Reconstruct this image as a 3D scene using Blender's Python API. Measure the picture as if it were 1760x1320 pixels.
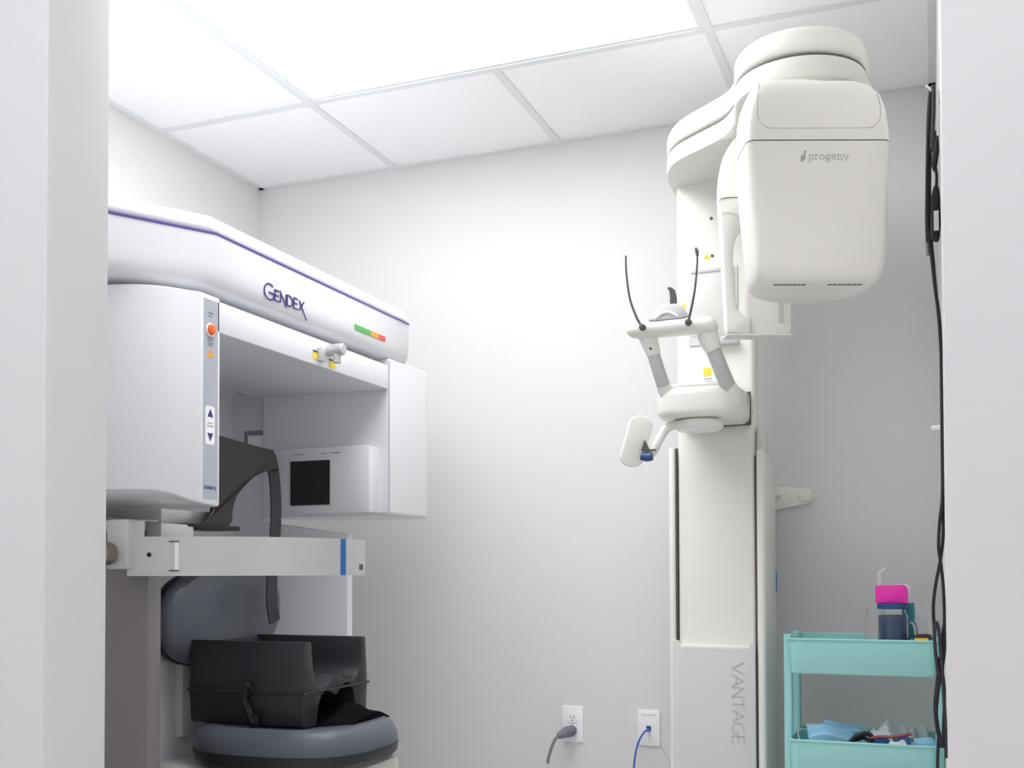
import bpy, bmesh, math, random
from mathutils import Vector, Matrix
random.seed(7)
PI = math.pi
sc = bpy.context.scene
COL = sc.collection
for o in list(bpy.data.objects):
    bpy.data.objects.remove(o)

# ------------------------------------------------------------------ camera
YAW, PITCH, ROLL = 0.373, 0.0242, -0.0026
F_PX, CY = 1850.7, 938.6
cam = bpy.data.cameras.new('camera')
cam_o = bpy.data.objects.new('camera', cam)
COL.objects.link(cam_o)
s_, c_ = math.sin(YAW), math.cos(YAW)
fw = Vector((-s_ * math.cos(PITCH), c_ * math.cos(PITCH), math.sin(PITCH)))
rt = Vector((c_, s_, 0))
up = rt.cross(fw)
rt, up = rt * math.cos(ROLL) + up * math.sin(ROLL), up * math.cos(ROLL) - rt * math.sin(ROLL)
m = Matrix((rt, up, -fw)).transposed().to_4x4()
m.translation = (0, 0, 1.01)
cam_o.matrix_world = m
cam.sensor_width = 36
cam.lens = F_PX / 1760 * 36
cam.shift_y = (CY - 660) / 1760
cam.clip_start = 0.05
sc.camera = cam_o

# ------------------------------------------------------------------ world, exposure, lamp strengths
w = bpy.data.worlds.new('world')
sc.world = w
w.use_nodes = True
w.node_tree.nodes['Background'].inputs['Color'].default_value = (0.9, 0.93, 1, 1)
w.node_tree.nodes['Background'].inputs['Strength'].default_value = 0.3
sc.view_settings.view_transform = 'Standard'
sc.view_settings.look = 'None'
sc.view_settings.gamma = 1
sc.view_settings.use_curve_mapping = False
sc.view_settings.exposure = 1.46
sc.cycles.max_bounces = 20          # a white room lives on inter-reflection
sc.cycles.diffuse_bounces = 14
ROOM_LAMP = 2.35        # radiance of the room's ceiling panel
HALL_FILL = 3.1        # radiance of the unseen hallway panel added to light the door frame

# ------------------------------------------------------------------ materials
MATS = {}
def mat(name, col, rough=0.5, metal=0.0, var=0.03, scale=6, bump=0.0, bscale=300, spec=0.5, coat=0, trans=0, emit=None, estr=0, alpha=1, ior=1.45):
    m = bpy.data.materials.new(name)
    m.use_nodes = True
    nt = m.node_tree
    b = nt.nodes['Principled BSDF']
    tc = nt.nodes.new('ShaderNodeTexCoord')
    nz = nt.nodes.new('ShaderNodeTexNoise')
    nz.inputs['Scale'].default_value = scale
    nz.inputs['Detail'].default_value = 4
    nt.links.new(tc.outputs['Object'], nz.inputs['Vector'])
    mx = nt.nodes.new('ShaderNodeMix')
    mx.data_type = 'RGBA'
    lo = [max(0, c * (1 - var)) for c in col]
    hi = [min(1, c * (1 + var)) for c in col]
    mx.inputs[6].default_value = (*lo, 1)
    mx.inputs[7].default_value = (*hi, 1)
    nt.links.new(nz.outputs['Fac'], mx.inputs[0])
    nt.links.new(mx.outputs[2], b.inputs['Base Color'])
    b.inputs['Roughness'].default_value = rough
    b.inputs['Metallic'].default_value = metal
    b.inputs['Specular IOR Level'].default_value = spec
    b.inputs['Coat Weight'].default_value = coat
    b.inputs['Coat Roughness'].default_value = 0.06
    b.inputs['Transmission Weight'].default_value = trans
    b.inputs['IOR'].default_value = ior
    b.inputs['Alpha'].default_value = alpha
    if emit:
        b.inputs['Emission Color'].default_value = (*emit, 1)
        b.inputs['Emission Strength'].default_value = estr
    if bump:
        n2 = nt.nodes.new('ShaderNodeTexNoise')
        n2.inputs['Scale'].default_value = bscale
        n2.inputs['Detail'].default_value = 3
        nt.links.new(tc.outputs['Object'], n2.inputs['Vector'])
        bp = nt.nodes.new('ShaderNodeBump')
        bp.inputs['Strength'].default_value = bump
        bp.inputs['Distance'].default_value = 0.002
        nt.links.new(n2.outputs['Fac'], bp.inputs['Height'])
        nt.links.new(bp.outputs['Normal'], b.inputs['Normal'])
    MATS[name] = m
    return m

def srgb(r, g, b):
    f = lambda v: (v / 255 / 12.92) if v <= 10 else ((v / 255 + 0.055) / 1.055) ** 2.4
    return (f(r), f(g), f(b))

mat('wall', srgb(222, 220.5, 220), 0.75, bump=0.15, bscale=180, var=0.015, scale=2)
mat('frame_paint', srgb(228, 227, 229), 0.5, bump=0.04, bscale=120, var=0.012, scale=3)
mat('ceiling_tile', srgb(247, 247, 248), 0.9, bump=0.35, bscale=260, var=0.02, scale=30)
mat('grid', srgb(226, 229, 230), 0.5, var=0.01)
mat('plenum', srgb(150, 150, 150), 0.9)
mat('floor', srgb(232, 230, 227), 0.35, var=0.08, scale=14, bump=0.05)
mat('baseboard', srgb(120, 118, 116), 0.6)
mat('diffuser', (1, 1, 1), 0.6, emit=(0.975, 0.985, 1.0), estr=ROOM_LAMP)
mat('hall_fill', (1, 1, 1), 0.6, emit=(0.98, 0.98, 1.0), estr=HALL_FILL)
mat('white_gloss', srgb(230, 231, 235), 0.28, coat=0.25, var=0.01)
mat('white_cool', srgb(228, 229, 233), 0.35, var=0.01)
mat('grey_panel', srgb(196, 198, 203), 0.4, var=0.015)
mat('grey_dark', srgb(128, 123, 125), 0.45, var=0.015)
mat('silver', srgb(205, 206, 207), 0.36, metal=0.45, var=0.015)
mat('strip_grey', srgb(176, 180, 190), 0.4, var=0.01)
mat('stripe_purple', srgb(86, 76, 150), 0.4)
mat('logo_purple', srgb(62, 52, 122), 0.4)
mat('orange', srgb(250, 110, 40), 0.35)
mat('amber', srgb(245, 165, 50), 0.4)
mat('green', srgb(90, 185, 90), 0.4)
mat('yellow', srgb(245, 215, 60), 0.5)
mat('red', srgb(235, 85, 75), 0.4)
mat('print_grey', srgb(140, 142, 150), 0.6)
mat('print_dark', srgb(60, 60, 62), 0.6)
mat('black', srgb(18, 18, 20), 0.45)
mat('belt', srgb(14, 14, 16), 0.9, bump=0.4, bscale=600, spec=0.1)
mat('black_window', srgb(30, 30, 32), 0.5, bump=0.3, bscale=900, var=0.2, scale=200)
mat('brown_plastic', srgb(50, 44, 46), 0.38, var=0.05)
mat('strap', srgb(58, 60, 66), 0.75, bump=0.3, bscale=900)
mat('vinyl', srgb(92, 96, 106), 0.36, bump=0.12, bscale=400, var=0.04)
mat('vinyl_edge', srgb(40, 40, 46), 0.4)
mat('booster', srgb(46, 46, 51), 0.36, bump=0.25, bscale=700, var=0.04)
mat('metal', srgb(150, 140, 132), 0.3, metal=1.0)
mat('ivory', srgb(237, 236, 230), 0.33, coat=0.2, var=0.008)
mat('ivory_lower', srgb(226, 225, 219), 0.4, var=0.008)
mat('cover_grey', srgb(212, 211, 208), 0.45, var=0.01)
mat('arm_grey', srgb(196, 196, 194), 0.45, var=0.01)
mat('pad_grey', srgb(205, 208, 209), 0.5, var=0.01)
mat('gap', srgb(95, 92, 86), 0.7)
mat('text_grey', srgb(182, 181, 178), 0.6)
mat('text_dark_grey', srgb(172, 171, 166), 0.6)
mat('rod', srgb(82, 80, 76), 0.5)
mat('blue', srgb(40, 100, 180), 0.4)
mat('blue_dark', srgb(35, 75, 125), 0.35)
mat('plate_white', srgb(244, 244, 246), 0.35, var=0.005)
mat('plug_grey', srgb(118, 118, 130), 0.55)
mat('cord_grey', srgb(130, 130, 136), 0.6)
mat('cord_white', srgb(225, 225, 225), 0.5)
mat('cord_blue', srgb(75, 110, 200), 0.5)
mat('cord_beige', srgb(205, 200, 188), 0.6)
mat('cable_black', srgb(38, 35, 42), 0.5)
mat('cable_body', srgb(52, 50, 58), 0.45)
mat('mint', srgb(158, 216, 212), 0.38, var=0.015)
mat('glass', (1, 1, 1), 0.03, trans=1.0, var=0, ior=1.3)
mat('navy_fill', srgb(62, 84, 118), 0.5, var=0.12, scale=40)
mat('pink', srgb(236, 50, 175), 0.45, var=0.04)
mat('lid_blue', srgb(42, 80, 130), 0.4)
mat('teal', srgb(60, 140, 160), 0.5)
mat('clear_film', srgb(240, 240, 242), 0.25, var=0.02, alpha=0.35)
mat('film_white', srgb(238, 240, 242), 0.3, var=0.04, alpha=0.82)
mat('mask_blue', srgb(158, 208, 236), 0.8, bump=0.2, bscale=500)
mat('mask_white', srgb(240, 242, 245), 0.85)
mat('brown', srgb(70, 45, 35), 0.5)
mat('lens_blue', srgb(50, 95, 150), 0.15)
mat('frame_red', srgb(150, 75, 75), 0.35)

# ------------------------------------------------------------------ mesh helpers
class MB:
    def __init__(self):
        self.v, self.f = [], []
    def add_bm(self, bm):
        n = len(self.v)
        bm.verts.ensure_lookup_table()
        bm.verts.index_update()
        self.v += [v.co.copy() for v in bm.verts]
        self.f += [[n + v.index for v in f.verts] for f in bm.faces]
        bm.free()
        return self
    def raw(self, vs, fs):
        n = len(self.v)
        self.v += [Vector(v) for v in vs]
        self.f += [[n + i for i in f] for f in fs]
        return self
    def box(self, x0, x1, y0, y1, z0, z1, bev=0, seg=2):
        return self.prism([(x0, y0), (x1, y0), (x1, y1), (x0, y1)], z0, z1, 'z', bev, seg)
    def prism(self, pts, lo, hi, axis='z', bev=0, seg=2, ang=0.5):
        bm = bmesh.new()
        def P(a, b, t):
            return {'z': (a, b, t), 'y': (a, t, b), 'x': (t, a, b)}[axis]
        A = [bm.verts.new(P(a, b, lo)) for a, b in pts]
        B = [bm.verts.new(P(a, b, hi)) for a, b in pts]
        n = len(pts)
        bm.faces.new(A[::-1])
        bm.faces.new(B)
        for i in range(n):
            j = (i + 1) % n
            bm.faces.new((A[i], A[j], B[j], B[i]))
        bmesh.ops.recalc_face_normals(bm, faces=bm.faces)
        if bev:
            es = [e for e in bm.edges if len(e.link_faces) == 2 and e.calc_face_angle(0) > ang]
            bmesh.ops.bevel(bm, geom=es, offset=bev, segments=seg, profile=0.5, affect='EDGES', clamp_overlap=True)
        return self.add_bm(bm)
    def rings(self, rings, cap=True, closed=True):
        n = len(rings[0])
        vs = [p for r in rings for p in r]
        fs = []
        for i in range(len(rings) - 1):
            for j in range(n if closed else n - 1):
                k = (j + 1) % n
                fs.append((i * n + j, i * n + k, (i + 1) * n + k, (i + 1) * n + j))
        if cap:
            fs.append(tuple(range(n))[::-1])
            fs.append(tuple((len(rings) - 1) * n + j for j in range(n)))
        bm = bmesh.new()
        V = [bm.verts.new(p) for p in vs]
        for f in fs:
            try:
                bm.faces.new([V[i] for i in f])
            except ValueError:
                pass
        if closed and cap:
            bmesh.ops.recalc_face_normals(bm, faces=bm.faces)
        return self.add_bm(bm)
    def tube(self, pts, r, n=10, sub=6, cap=True, flat=1.0):
        pts = [Vector(p) for p in pts]
        rs = r if isinstance(r, (list, tuple)) else [r] * len(pts)
        if sub > 1 and len(pts) > 2:
            P, R = [], []
            for i in range(len(pts) - 1):
                p0, p1, p2, p3 = pts[max(i - 1, 0)], pts[i], pts[i + 1], pts[min(i + 2, len(pts) - 1)]
                for k in range(sub):
                    t = k / sub
                    P.append(0.5 * ((2 * p1) + (p2 - p0) * t + (2 * p0 - 5 * p1 + 4 * p2 - p3) * t * t + (3 * p1 - p0 - 3 * p2 + p3) * t ** 3))
                    R.append(rs[i] * (1 - t) + rs[i + 1] * t)
            P.append(pts[-1])
            R.append(rs[-1])
        else:
            P, R = pts, rs
        rg = []
        T0 = (P[1] - P[0]).normalized()
        N = T0.orthogonal().normalized()
        for i, p in enumerate(P):
            T = (P[min(i + 1, len(P) - 1)] - P[max(i - 1, 0)]).normalized()
            N = (N - T * N.dot(T)).normalized()
            Bn = T.cross(N)
            rg.append([p + (N * math.cos(a) + Bn * math.sin(a) * flat) * R[i] for a in [2 * PI * k / n for k in range(n)]])
        return self.rings(rg, cap)
    def lathe(self, prof, loc, axis='z', n=28):
        loc = Vector(loc)
        rg = []
        for r, t in prof:
            ring = []
            for k in range(n):
                a = 2 * PI * k / n
                u, v = r * math.cos(a), r * math.sin(a)
                ring.append(loc + Vector({'z': (u, v, t), 'x': (t, u, v), 'y': (u, t, v)}[axis]))
            rg.append(ring)
        return self.rings(rg)
    def strokes(self, polys, o, ux, uy, wd, depth=0.0006):
        """flat lettering: each poly is a 2-D line drawn as a thin raised ribbon"""
        o, ux, uy = Vector(o), Vector(ux), Vector(uy)
        nz = ux.cross(uy).normalized()
        for pl in polys:
            pts = [Vector((p[0] * ux.length, p[1] * uy.length)) for p in pl]
            L, R = [], []
            for i, p in enumerate(pts):
                d1 = (p - pts[i - 1]).normalized() if i else (pts[1] - p).normalized()
                d2 = (pts[i + 1] - p).normalized() if i < len(pts) - 1 else d1
                t = (d1 + d2)
                t = t.normalized() if t.length > 1e-6 else d1
                nn = Vector((-t.y, t.x))
                k = wd / 2 / max(0.35, nn.dot(Vector((-d1.y, d1.x))))
                L.append(p + nn * k)
                R.append(p - nn * k)
            X, Y = ux.normalized(), uy.normalized()
            T = lambda q, h: o + X * q.x + Y * q.y + nz * h
            n = len(pts)
            vs = [T(q, depth) for q in L] + [T(q, depth) for q in R] + [T(q, 0) for q in L] + [T(q, 0) for q in R]
            fs = []
            for i in range(n - 1):
                fs.append((n + i, n + i + 1, i + 1, i))
                fs.append((i, i + 1, 2 * n + i + 1, 2 * n + i))
                fs.append((3 * n + i, 3 * n + i + 1, n + i + 1, n + i))
            fs.append((0, 2 * n, 3 * n, n))
            fs.append((n - 1, 2 * n - 1, 4 * n - 1, 3 * n - 1))
            self.raw(vs, fs)
        return self
    def xf(self, M):
        self.v = [M @ v for v in self.v]
        return self
    def fn(self, f):
        self.v = [Vector(f(v)) for v in self.v]
        return self

OFF = {}
def link(name, mb, material, smooth=35):
    me = bpy.data.meshes.new(name)
    me.from_pydata([tuple(v) for v in mb.v], [], mb.f)
    me.materials.append(MATS[material])
    me.validate()
    for p in me.polygons:
        p.use_smooth = True
    me.set_sharp_from_angle(angle=math.radians(smooth))
    o = bpy.data.objects.new(name, me)
    COL.objects.link(o)
    return o
def tag(o, label=None, cat=None, group=None, kind=None):
    if label: o['label'] = label
    if cat: o['category'] = cat
    if group: o['group'] = group
    if kind: o['kind'] = kind
    return o
def thing(name, loc, label, cat, group=None):
    o = bpy.data.objects.new(name, None)
    COL.objects.link(o)
    o.location = loc
    o.empty_display_size = 0.1
    OFF[o] = Vector(loc)
    return tag(o, label, cat, group)
def part(name, mb, material, parent, label=None, smooth=35):
    off = OFF[parent]
    mb.v = [v - off for v in mb.v]
    o = link(name, mb, material, smooth)
    o.parent = parent
    OFF[o] = off
    if label: o['label'] = label
    if name in ('fine_print', 'vent_slots', 'label_strip'): o['kind'] = 'stuff'
    return o
def solo(name, mb, material, label=None, cat=None, group=None, kind=None, smooth=35):
    xs, ys, zs = zip(*[tuple(v) for v in mb.v])
    off = Vector(((min(xs) + max(xs)) / 2, (min(ys) + max(ys)) / 2, min(zs)))
    mb.v = [v - off for v in mb.v]
    o = link(name, mb, material, smooth)
    o.location = off
    OFF[o] = off
    return tag(o, label, cat, group, kind)

def arc(cx, cy, r, a0, a1, n=10, ry=None):
    ry = ry or r
    return [(cx + r * math.cos(math.radians(a0 + (a1 - a0) * i / n)), cy + ry * math.sin(math.radians(a0 + (a1 - a0) * i / n))) for i in range(n + 1)]
def rrect(x0, x1, y0, y1, r, n=6):
    return arc(x1 - r, y0 + r, r, -90, 0, n) + arc(x1 - r, y1 - r, r, 0, 90, n) + arc(x0 + r, y1 - r, r, 90, 180, n) + arc(x0 + r, y0 + r, r, 180, 270, n)
def superell(rx, ry, n=2.8, k=40):
    out = []
    for i in range(k):
        a = 2 * PI * i / k
        c, s = math.cos(a), math.sin(a)
        out.append((rx * math.copysign(abs(c) ** (2 / n), c), ry * math.copysign(abs(s) ** (2 / n), s)))
    return out
def smooth2(pts, sub=5, closed=False):
    P = [Vector(p) for p in pts]
    n = len(P)
    out = []
    for i in range(n if closed else n - 1):
        if closed:
            p0, p1, p2, p3 = P[i - 1], P[i], P[(i + 1) % n], P[(i + 2) % n]
        else:
            p0, p1, p2, p3 = P[max(i - 1, 0)], P[i], P[i + 1], P[min(i + 2, n - 1)]
        for k in range(sub):
            t = k / sub
            q = 0.5 * ((2 * p1) + (p2 - p0) * t + (2 * p0 - 5 * p1 + 4 * p2 - p3) * t * t + (3 * p1 - p0 - 3 * p2 + p3) * t ** 3)
            out.append(tuple(q))
    if not closed:
        out.append(tuple(P[-1]))
    return out

# ------------------------------------------------------------------ the room
XL, XR, D, H = -2.324, 0.022, 3.372, 2.44
FY0, FY1 = 0.907, 1.0          # the wall with the doorway
DL, DR = -0.902, 0.0095        # sides of the doorway
HX0, HX1, HY0 = -1.7, 1.3, -1.7
TH = 0.1
solo('floor', MB().box(-2.6, 1.5, -1.9, 3.6, -0.1, 0), 'floor', kind='structure')
solo('wall_back', MB().box(XL - TH, XR + TH, D, D + TH, 0, H + 0.1), 'wall', kind='structure')
solo('wall_left', MB().box(XL - TH, XL, FY1, D, 0, H + 0.1), 'wall', kind='structure')
solo('wall_right', MB().box(XR, XR + TH, FY1, D, 0, H + 0.1), 'wall', kind='structure')
wf = MB()
wf.box(XL - TH, DL - 0.012, FY0 + 0.012, FY1, 0, H + 0.1)
wf.box(DR + 0.012, HX1 + TH, FY0 + 0.012, FY1, 0, H + 0.1)
wf.box(DL - 0.012, DR + 0.012, FY0 + 0.012, FY1, 2.072, H + 0.1)
solo('wall_front', wf, 'wall', kind='structure')
# painted door frame: two side posts and a head
fr = MB()
fr.box(DL - 0.45, DL, FY0, FY1 + 0.002, 0, 2.06, 0.003)
solo('trim_1', fr, 'frame_paint', kind='structure')
solo('trim_2', MB().box(DR, DR + 0.45, FY0, FY1 + 0.002, 0, 2.06, 0.003), 'frame_paint', kind='structure')
solo('trim_3', MB().box(DL - 0.45, DR + 0.45, FY0, FY1 + 0.002, 2.06, 2.16, 0.003), 'frame_paint', kind='structure')
for nm, a in (('baseboard_back', (XL, XR, D - 0.012, D)), ('baseboard_left', (XL, XL + 0.012, FY1, D - 0.012)), ('baseboard_right', (XR - 0.012, XR, FY1, D - 0.012))):
    solo(nm, MB().box(*a, 0, 0.1, 0.003), 'baseboard', kind='structure')
# hallway the photo is taken from
solo('wall_hall_left', MB().box(HX0 - TH, HX0, HY0, FY0, 0, H + 0.1), 'frame_paint', kind='structure')
solo('wall_hall_right', MB().box(HX1, HX1 + TH, HY0, FY0, 0, H + 0.1), 'frame_paint', kind='structure')
solo('wall_hall_back', MB().box(HX0 - TH, HX1 + TH, HY0 - TH, HY0, 0, H + 0.1), 'frame_paint', kind='structure')
HL = (-1.05, 0.17, -0.40, 0.21)
ch = MB()
ch.box(HX0, HL[0], HY0, FY0, H, H + 0.08)
ch.box(HL[1], HX1, HY0, FY0, H, H + 0.08)
ch.box(HL[0], HL[1], HY0, HL[2], H, H + 0.08)
ch.box(HL[0], HL[1], HL[3], FY0, H, H + 0.08)
solo('ceiling_hall', ch, 'ceiling_tile', kind='structure')

# suspended ceiling: slab above, lay-in tiles and the metal grid below
T = 0.6096
GX = [XL, -1.7574, -1.7574 + T, -1.7574 + 2 * T, XR]
GY = [FY1, 2.808 - 2 * T, 2.808, D]
ceil = solo('ceiling', MB().box(XL, XR, FY1, D, H + 0.1, H + 0.16), 'plenum', kind='structure')
OFFC = OFF[ceil]
for i in range(4):
    for j in range(3):
        if j == 1 and i in (1, 2):
            continue
        part('ceiling_tile', MB().box(GX[i] + 0.004, GX[i + 1] - 0.004, GY[j] + 0.004, GY[j + 1] - 0.004, H + 0.004, H + 0.02, 0.002, 1), 'ceiling_tile', ceil)
GW = 0.012
for k, x in enumerate(GX[1:4]):
    segs = [(FY1, D)] if k != 1 else [(FY1, GY[1]), (GY[2], D)]
    for a, b in segs:
        part('grid_bar', MB().box(x - GW, x + GW, a, b, H - 0.001, H + 0.03), 'grid', ceil)
for y in GY[1:3]:
    part('grid_bar', MB().box(XL, XR, y - GW, y + GW, H - 0.0005, H + 0.03), 'grid', ceil)
for a in ((XL, XR, D - 0.02, D), (XL, XL + 0.02, FY1, D), (XR - 0.02, XR, FY1, D), (XL, XR, FY1, FY1 + 0.02)):
    part('edge_bar', MB().box(*a, H - 0.002, H + 0.03), 'grid', ceil)

def ceiling_light(x0, x1, y0, y1, mt, label):
    t = thing('ceiling_light', ((x0 + x1) / 2, (y0 + y1) / 2, H + 0.01), label, 'ceiling light')
    fr = MB()
    g = 0.012
    for a in ((x0, x1, y0, y0 + g), (x0, x1, y1 - g, y1), (x0, x0 + g, y0 + g, y1 - g), (x1 - g, x1, y0 + g, y1 - g)):
        fr.box(*a, H + 0.003, H + 0.06)
    part('frame', fr, 'grid', t)
    part('diffuser', MB().box(x0 + g, x1 - g, y0 + g, y1 - g, H + 0.008, H + 0.014), mt, t)
    part('housing', MB().box(x0, x1, y0, y1, H + 0.06, H + 0.09), 'grid', t)
    return t
ceiling_light(GX[1] + GW, GX[3] - GW, GY[1] + GW, GY[2] - GW, 'diffuser', 'large glowing white ceiling light panel above the two machines')
ceiling_light(*HL, 'hall_fill', 'unseen white ceiling panel added in the hallway to light the door frame')  # added out of view above the hallway so the door frame gets light

# ------------------------------------------------------------------ cone-beam scanner on the left
cb = thing('dental_scanner', (-1.9, 2.28, 0), 'big white and grey seated scanner with overhead arm against the left wall', 'scanner')
def ohpoly(g=0):
    return [(-1.40 - g, 1.872), (-1.40 - g, 2.768), (-1.535 - g, 2.99 - g), (-2.27, 2.99 - g), (-2.27, 1.645 + g), (-1.535 - g, 1.645 + g)]
def ohin(g):
    return [(-1.40 - g, 1.872 + g * 0.3), (-1.40 - g, 2.768 - g * 0.3), (-1.535 - g, 2.99 - g), (-2.27, 2.99 - g), (-2.27, 1.645 + g), (-1.535 - g, 1.645 + g)]
over = part('overhead_body', MB().rings([[Vector((a, b, z)) for a, b in ohin(g)] for g, z in ((0.045, 1.607), (0.026, 1.609), (0.012, 1.615), (0.005, 1.625), (0.002, 1.64), (0.001, 1.66), (0.001, 1.7235))]), 'white_gloss', cb)
part('overhead_stripe', MB().prism(ohpoly(-0.0004), 1.7228, 1.7272, 'z', 0), 'stripe_purple', cb, 'thin purple line around the overhead')
cap = MB().prism(ohpoly(0.0), 1.7265, 1.768, 'z', 0.014, 3, 0.3)
cap.fn(lambda v: (v.x - max(0, v.z - 1.7275) * 0.35, v.y, v.z))
part('overhead_lid', cap, 'white_gloss', cb)
# GENDEX lettering
def place(letters, h, gap, x=0, y=0):
    out = []
    for g, wdt, sc_ in letters:
        for pl in g:
            out.append([(x + px * wdt, y + py * h * sc_) for px, py in pl])
        x += wdt + gap
    return out
G_ = [arc(0.55, 0.5, 0.52, 50, 325, 14) + [(1.0, 0.46), (0.5, 0.46)]]
E_ = [[(0.9, 1), (0, 1), (0, 0), (0.95, 0)], [(0, 0.52), (0.8, 0.52)]]
N_ = [[(0, 0), (0, 1), (0.95, -0.12), (0.95, 1)]]
D_ = [[(0, 0), (0, 1), (0.35, 1)] + arc(0.35, 0.5, 0.6, 80, -80, 8, 0.5) + [(0.35, 0), (0, 0)]]
X_ = [[(0.9, 1), (0, 0)], [(0.05, 1), (1.35, -0.75)]]
lt = place([(G_, 0.040, 1.45)], 0.024, 0, 0, -0.003) + place([(E_, 0.020, 1), (N_, 0.024, 1), (D_, 0.024, 1), (E_, 0.019, 1), (X_, 0.024, 1)], 0.024, 0.0035, 0.043, 0)
part('brand_lettering', MB().strokes(lt, (-1.4005, 2.046, 1.635), (0, 1, 0), (0, 0, 1), 0.0036, 0.0012), 'logo_purple', over, 'purple GENDEX lettering')
for k, (a, b, m_) in enumerate(((2.456, 2.542, 'green'), (2.542, 2.585, 'amber'), (2.585, 2.623, 'red'))):
    part('indicator_segment', MB().box(-1.402, -1.399, a, b, 1.646, 1.659), m_, over, ('green', 'amber', 'red')[k] + ' section of the status bar')
# rotating arm: beam, detector housing on the near side, x-ray source housing on the far side
part('rotation_hub', MB().lathe([(0.20, 1.585), (0.20, 1.61)], (-1.72, 2.31, 0)), 'grey_panel', cb)
beam = part('arm_beam', MB().prism(rrect(-1.83, -1.41, 1.88, 2.665, 0.01, 3), 1.521, 1.588, 'z', 0.005, 2), 'white_gloss', cb)
# detector housing: plan outline bulging outward
det_plan = [(-1.41, 1.902), (-1.41, 1.837)] + smooth2([(-1.425, 1.815), (-1.45, 1.775), (-1.485, 1.745), (-1.54, 1.722), (-1.64, 1.708), (-1.80, 1.712)], 4) + [(-1.80, 1.902)]
det = MB().prism(det_plan, 1.15, 1.596, 'z', 0.006, 2, 0.5)
def detf(v):
    k = max(0, min(1, (1.87 - v.y) / 0.12))
    z = v.z
    if z < 1.3:
        z += 0.028 * k * k * (3 - 2 * k)
    return (v.x, v.y, z)
det.fn(detf)
deto = part('detector_housing', det, 'white_gloss', cb)
part('control_strip', MB().box(-1.412, -1.4095, 1.843, 1.893, 1.164, 1.585, 0.001, 1), 'strip_grey', deto, 'grey control strip')
part('stop_button', MB().lathe([(0.0115, 0), (0.0115, 0.004), (0.009, 0.008), (0.002, 0.009)], (-1.4100, 1.866, 1.521), 'x', 20), 'orange', deto, 'orange round stop button')
part('button_ring', MB().lathe([(0.0145, 0), (0.0145, 0.002), (0.0115, 0.0025)], (-1.4105, 1.866, 1.521), 'x', 20), 'plate_white', deto)
part('warning_triangle', MB().prism([(1.856, 1.463), (1.876, 1.463), (1.866, 1.482)], -1.4100, -1.4088, 'x'), 'amber', deto, 'amber warning triangle')
part('button_pad', MB().prism(rrect(1.850, 1.881, 1.279, 1.360, 0.007, 4), -1.4100, -1.4090, 'x'), 'plate_white', deto)
for nm, t in (('up_button', [(1.8565, 1.337), (1.8755, 1.337), (1.866, 1.354)]), ('down_button', [(1.8565, 1.303), (1.866, 1.286), (1.8755, 1.303)])):
    part(nm, MB().prism(t, -1.4095, -1.4084, 'x'), 'logo_purple', deto)
lines = MB()
for z, a, b in ((1.556, 1.857, 1.876), (1.549, 1.860, 1.872), (1.503, 1.856, 1.877), (1.498, 1.856, 1.876), (1.493, 1.857, 1.877), (1.488, 1.857, 1.873), (1.323, 1.857, 1.875), (1.317, 1.855, 1.877)):
    lines.box(-1.4100, -1.4086, a, b, z, z + 0.0018)
part('fine_print', lines, 'print_grey', deto)
lt2 = place([(G_, 0.0085, 1.4)], 0.0055, 0, 0, -0.0008) + place([(E_, 0.005, 1), (N_, 0.0055, 1), (D_, 0.0055, 1), (E_, 0.0048, 1), (X_, 0.005, 1)], 0.0055, 0.0012, 0.0095, 0)
part('brand_lettering', MB().strokes(lt2, (-1.4096, 1.846, 1.186), (0, 1, 0), (0, 0, 1), 0.0009, 0.0008), 'logo_purple', deto, 'small purple GENDEX lettering')
part('housing_seam', MB().tube([(-1.4180, 1.8265, 1.160), (-1.4180, 1.8265, 1.59)], 0.0007, 6, 1), 'strip_grey', deto)
# source housing
src_plan = [(-1.83, 2.665), (-1.41, 2.665), (-1.41, 2.86)] + arc(-1.485, 2.892, 0.075, 0, 90, 10) + arc(-1.77, 2.907, 0.06, 90, 180, 8)
srco = part('source_housing', MB().prism(src_plan, 1.172, 1.612, 'z', 0.009, 3, 0.45), 'white_gloss', cb)
part('collimator_box', MB().prism([(-1.445, 2.672), (-1.445, 2.617)] + smooth2([(-1.50, 2.6125), (-1.56, 2.612), (-1.66, 2.612), (-1.735, 2.620), (-1.775, 2.640)], 3) + [(-1.792, 2.672)], 1.176, 1.362, 'z', 0.005, 2, 0.5), 'white_cool', srco)
part('xray_window', MB().box(-1.695, -1.568, 2.6085, 2.615, 1.200, 1.325), 'black_window', srco, 'black square window')
ln = MB()
for a, b in ((-1.69, -1.655), (-1.60, -1.58), (-1.565, -1.535)):
    ln.box(a, b, 2.6112, 2.614, 1.3435, 1.3455)
part('fine_print', ln, 'print_grey', srco)
part('housing_seam', MB().box(-1.4104, -1.409, 2.664, 2.6665, 1.18, 1.60), 'strip_grey', srco)
# positioning laser on the beam
las = part('laser_pointer', MB().lathe([(0.013, 0), (0.015, 0.003), (0.015, 0.05), (0.012, 0.054)], (-1.418, 2.34, 1.568), 'x', 18), 'silver', beam)
part('laser_pod', MB().lathe([(0.0105, -0.03), (0.0105, 0.0)], (-1.385, 2.34, 1.565), 'z', 16), 'silver', las)
part('laser_mount', MB().box(-1.412, -1.398, 2.285, 2.312, 1.532, 1.566, 0.003), 'silver', las)
for a, b, z in ((2.268, 2.30, 1.535), (2.345, 2.372, 1.527)):
    l = part('warning_label', MB().box(-1.4105, -1.4085, a, b, z, z + 0.017), 'yellow', beam, 'yellow warning label')
    part('label_header', MB().box(-1.4103, -1.4081, a, b, z + 0.017, z + 0.021), 'print_dark', l)
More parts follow.
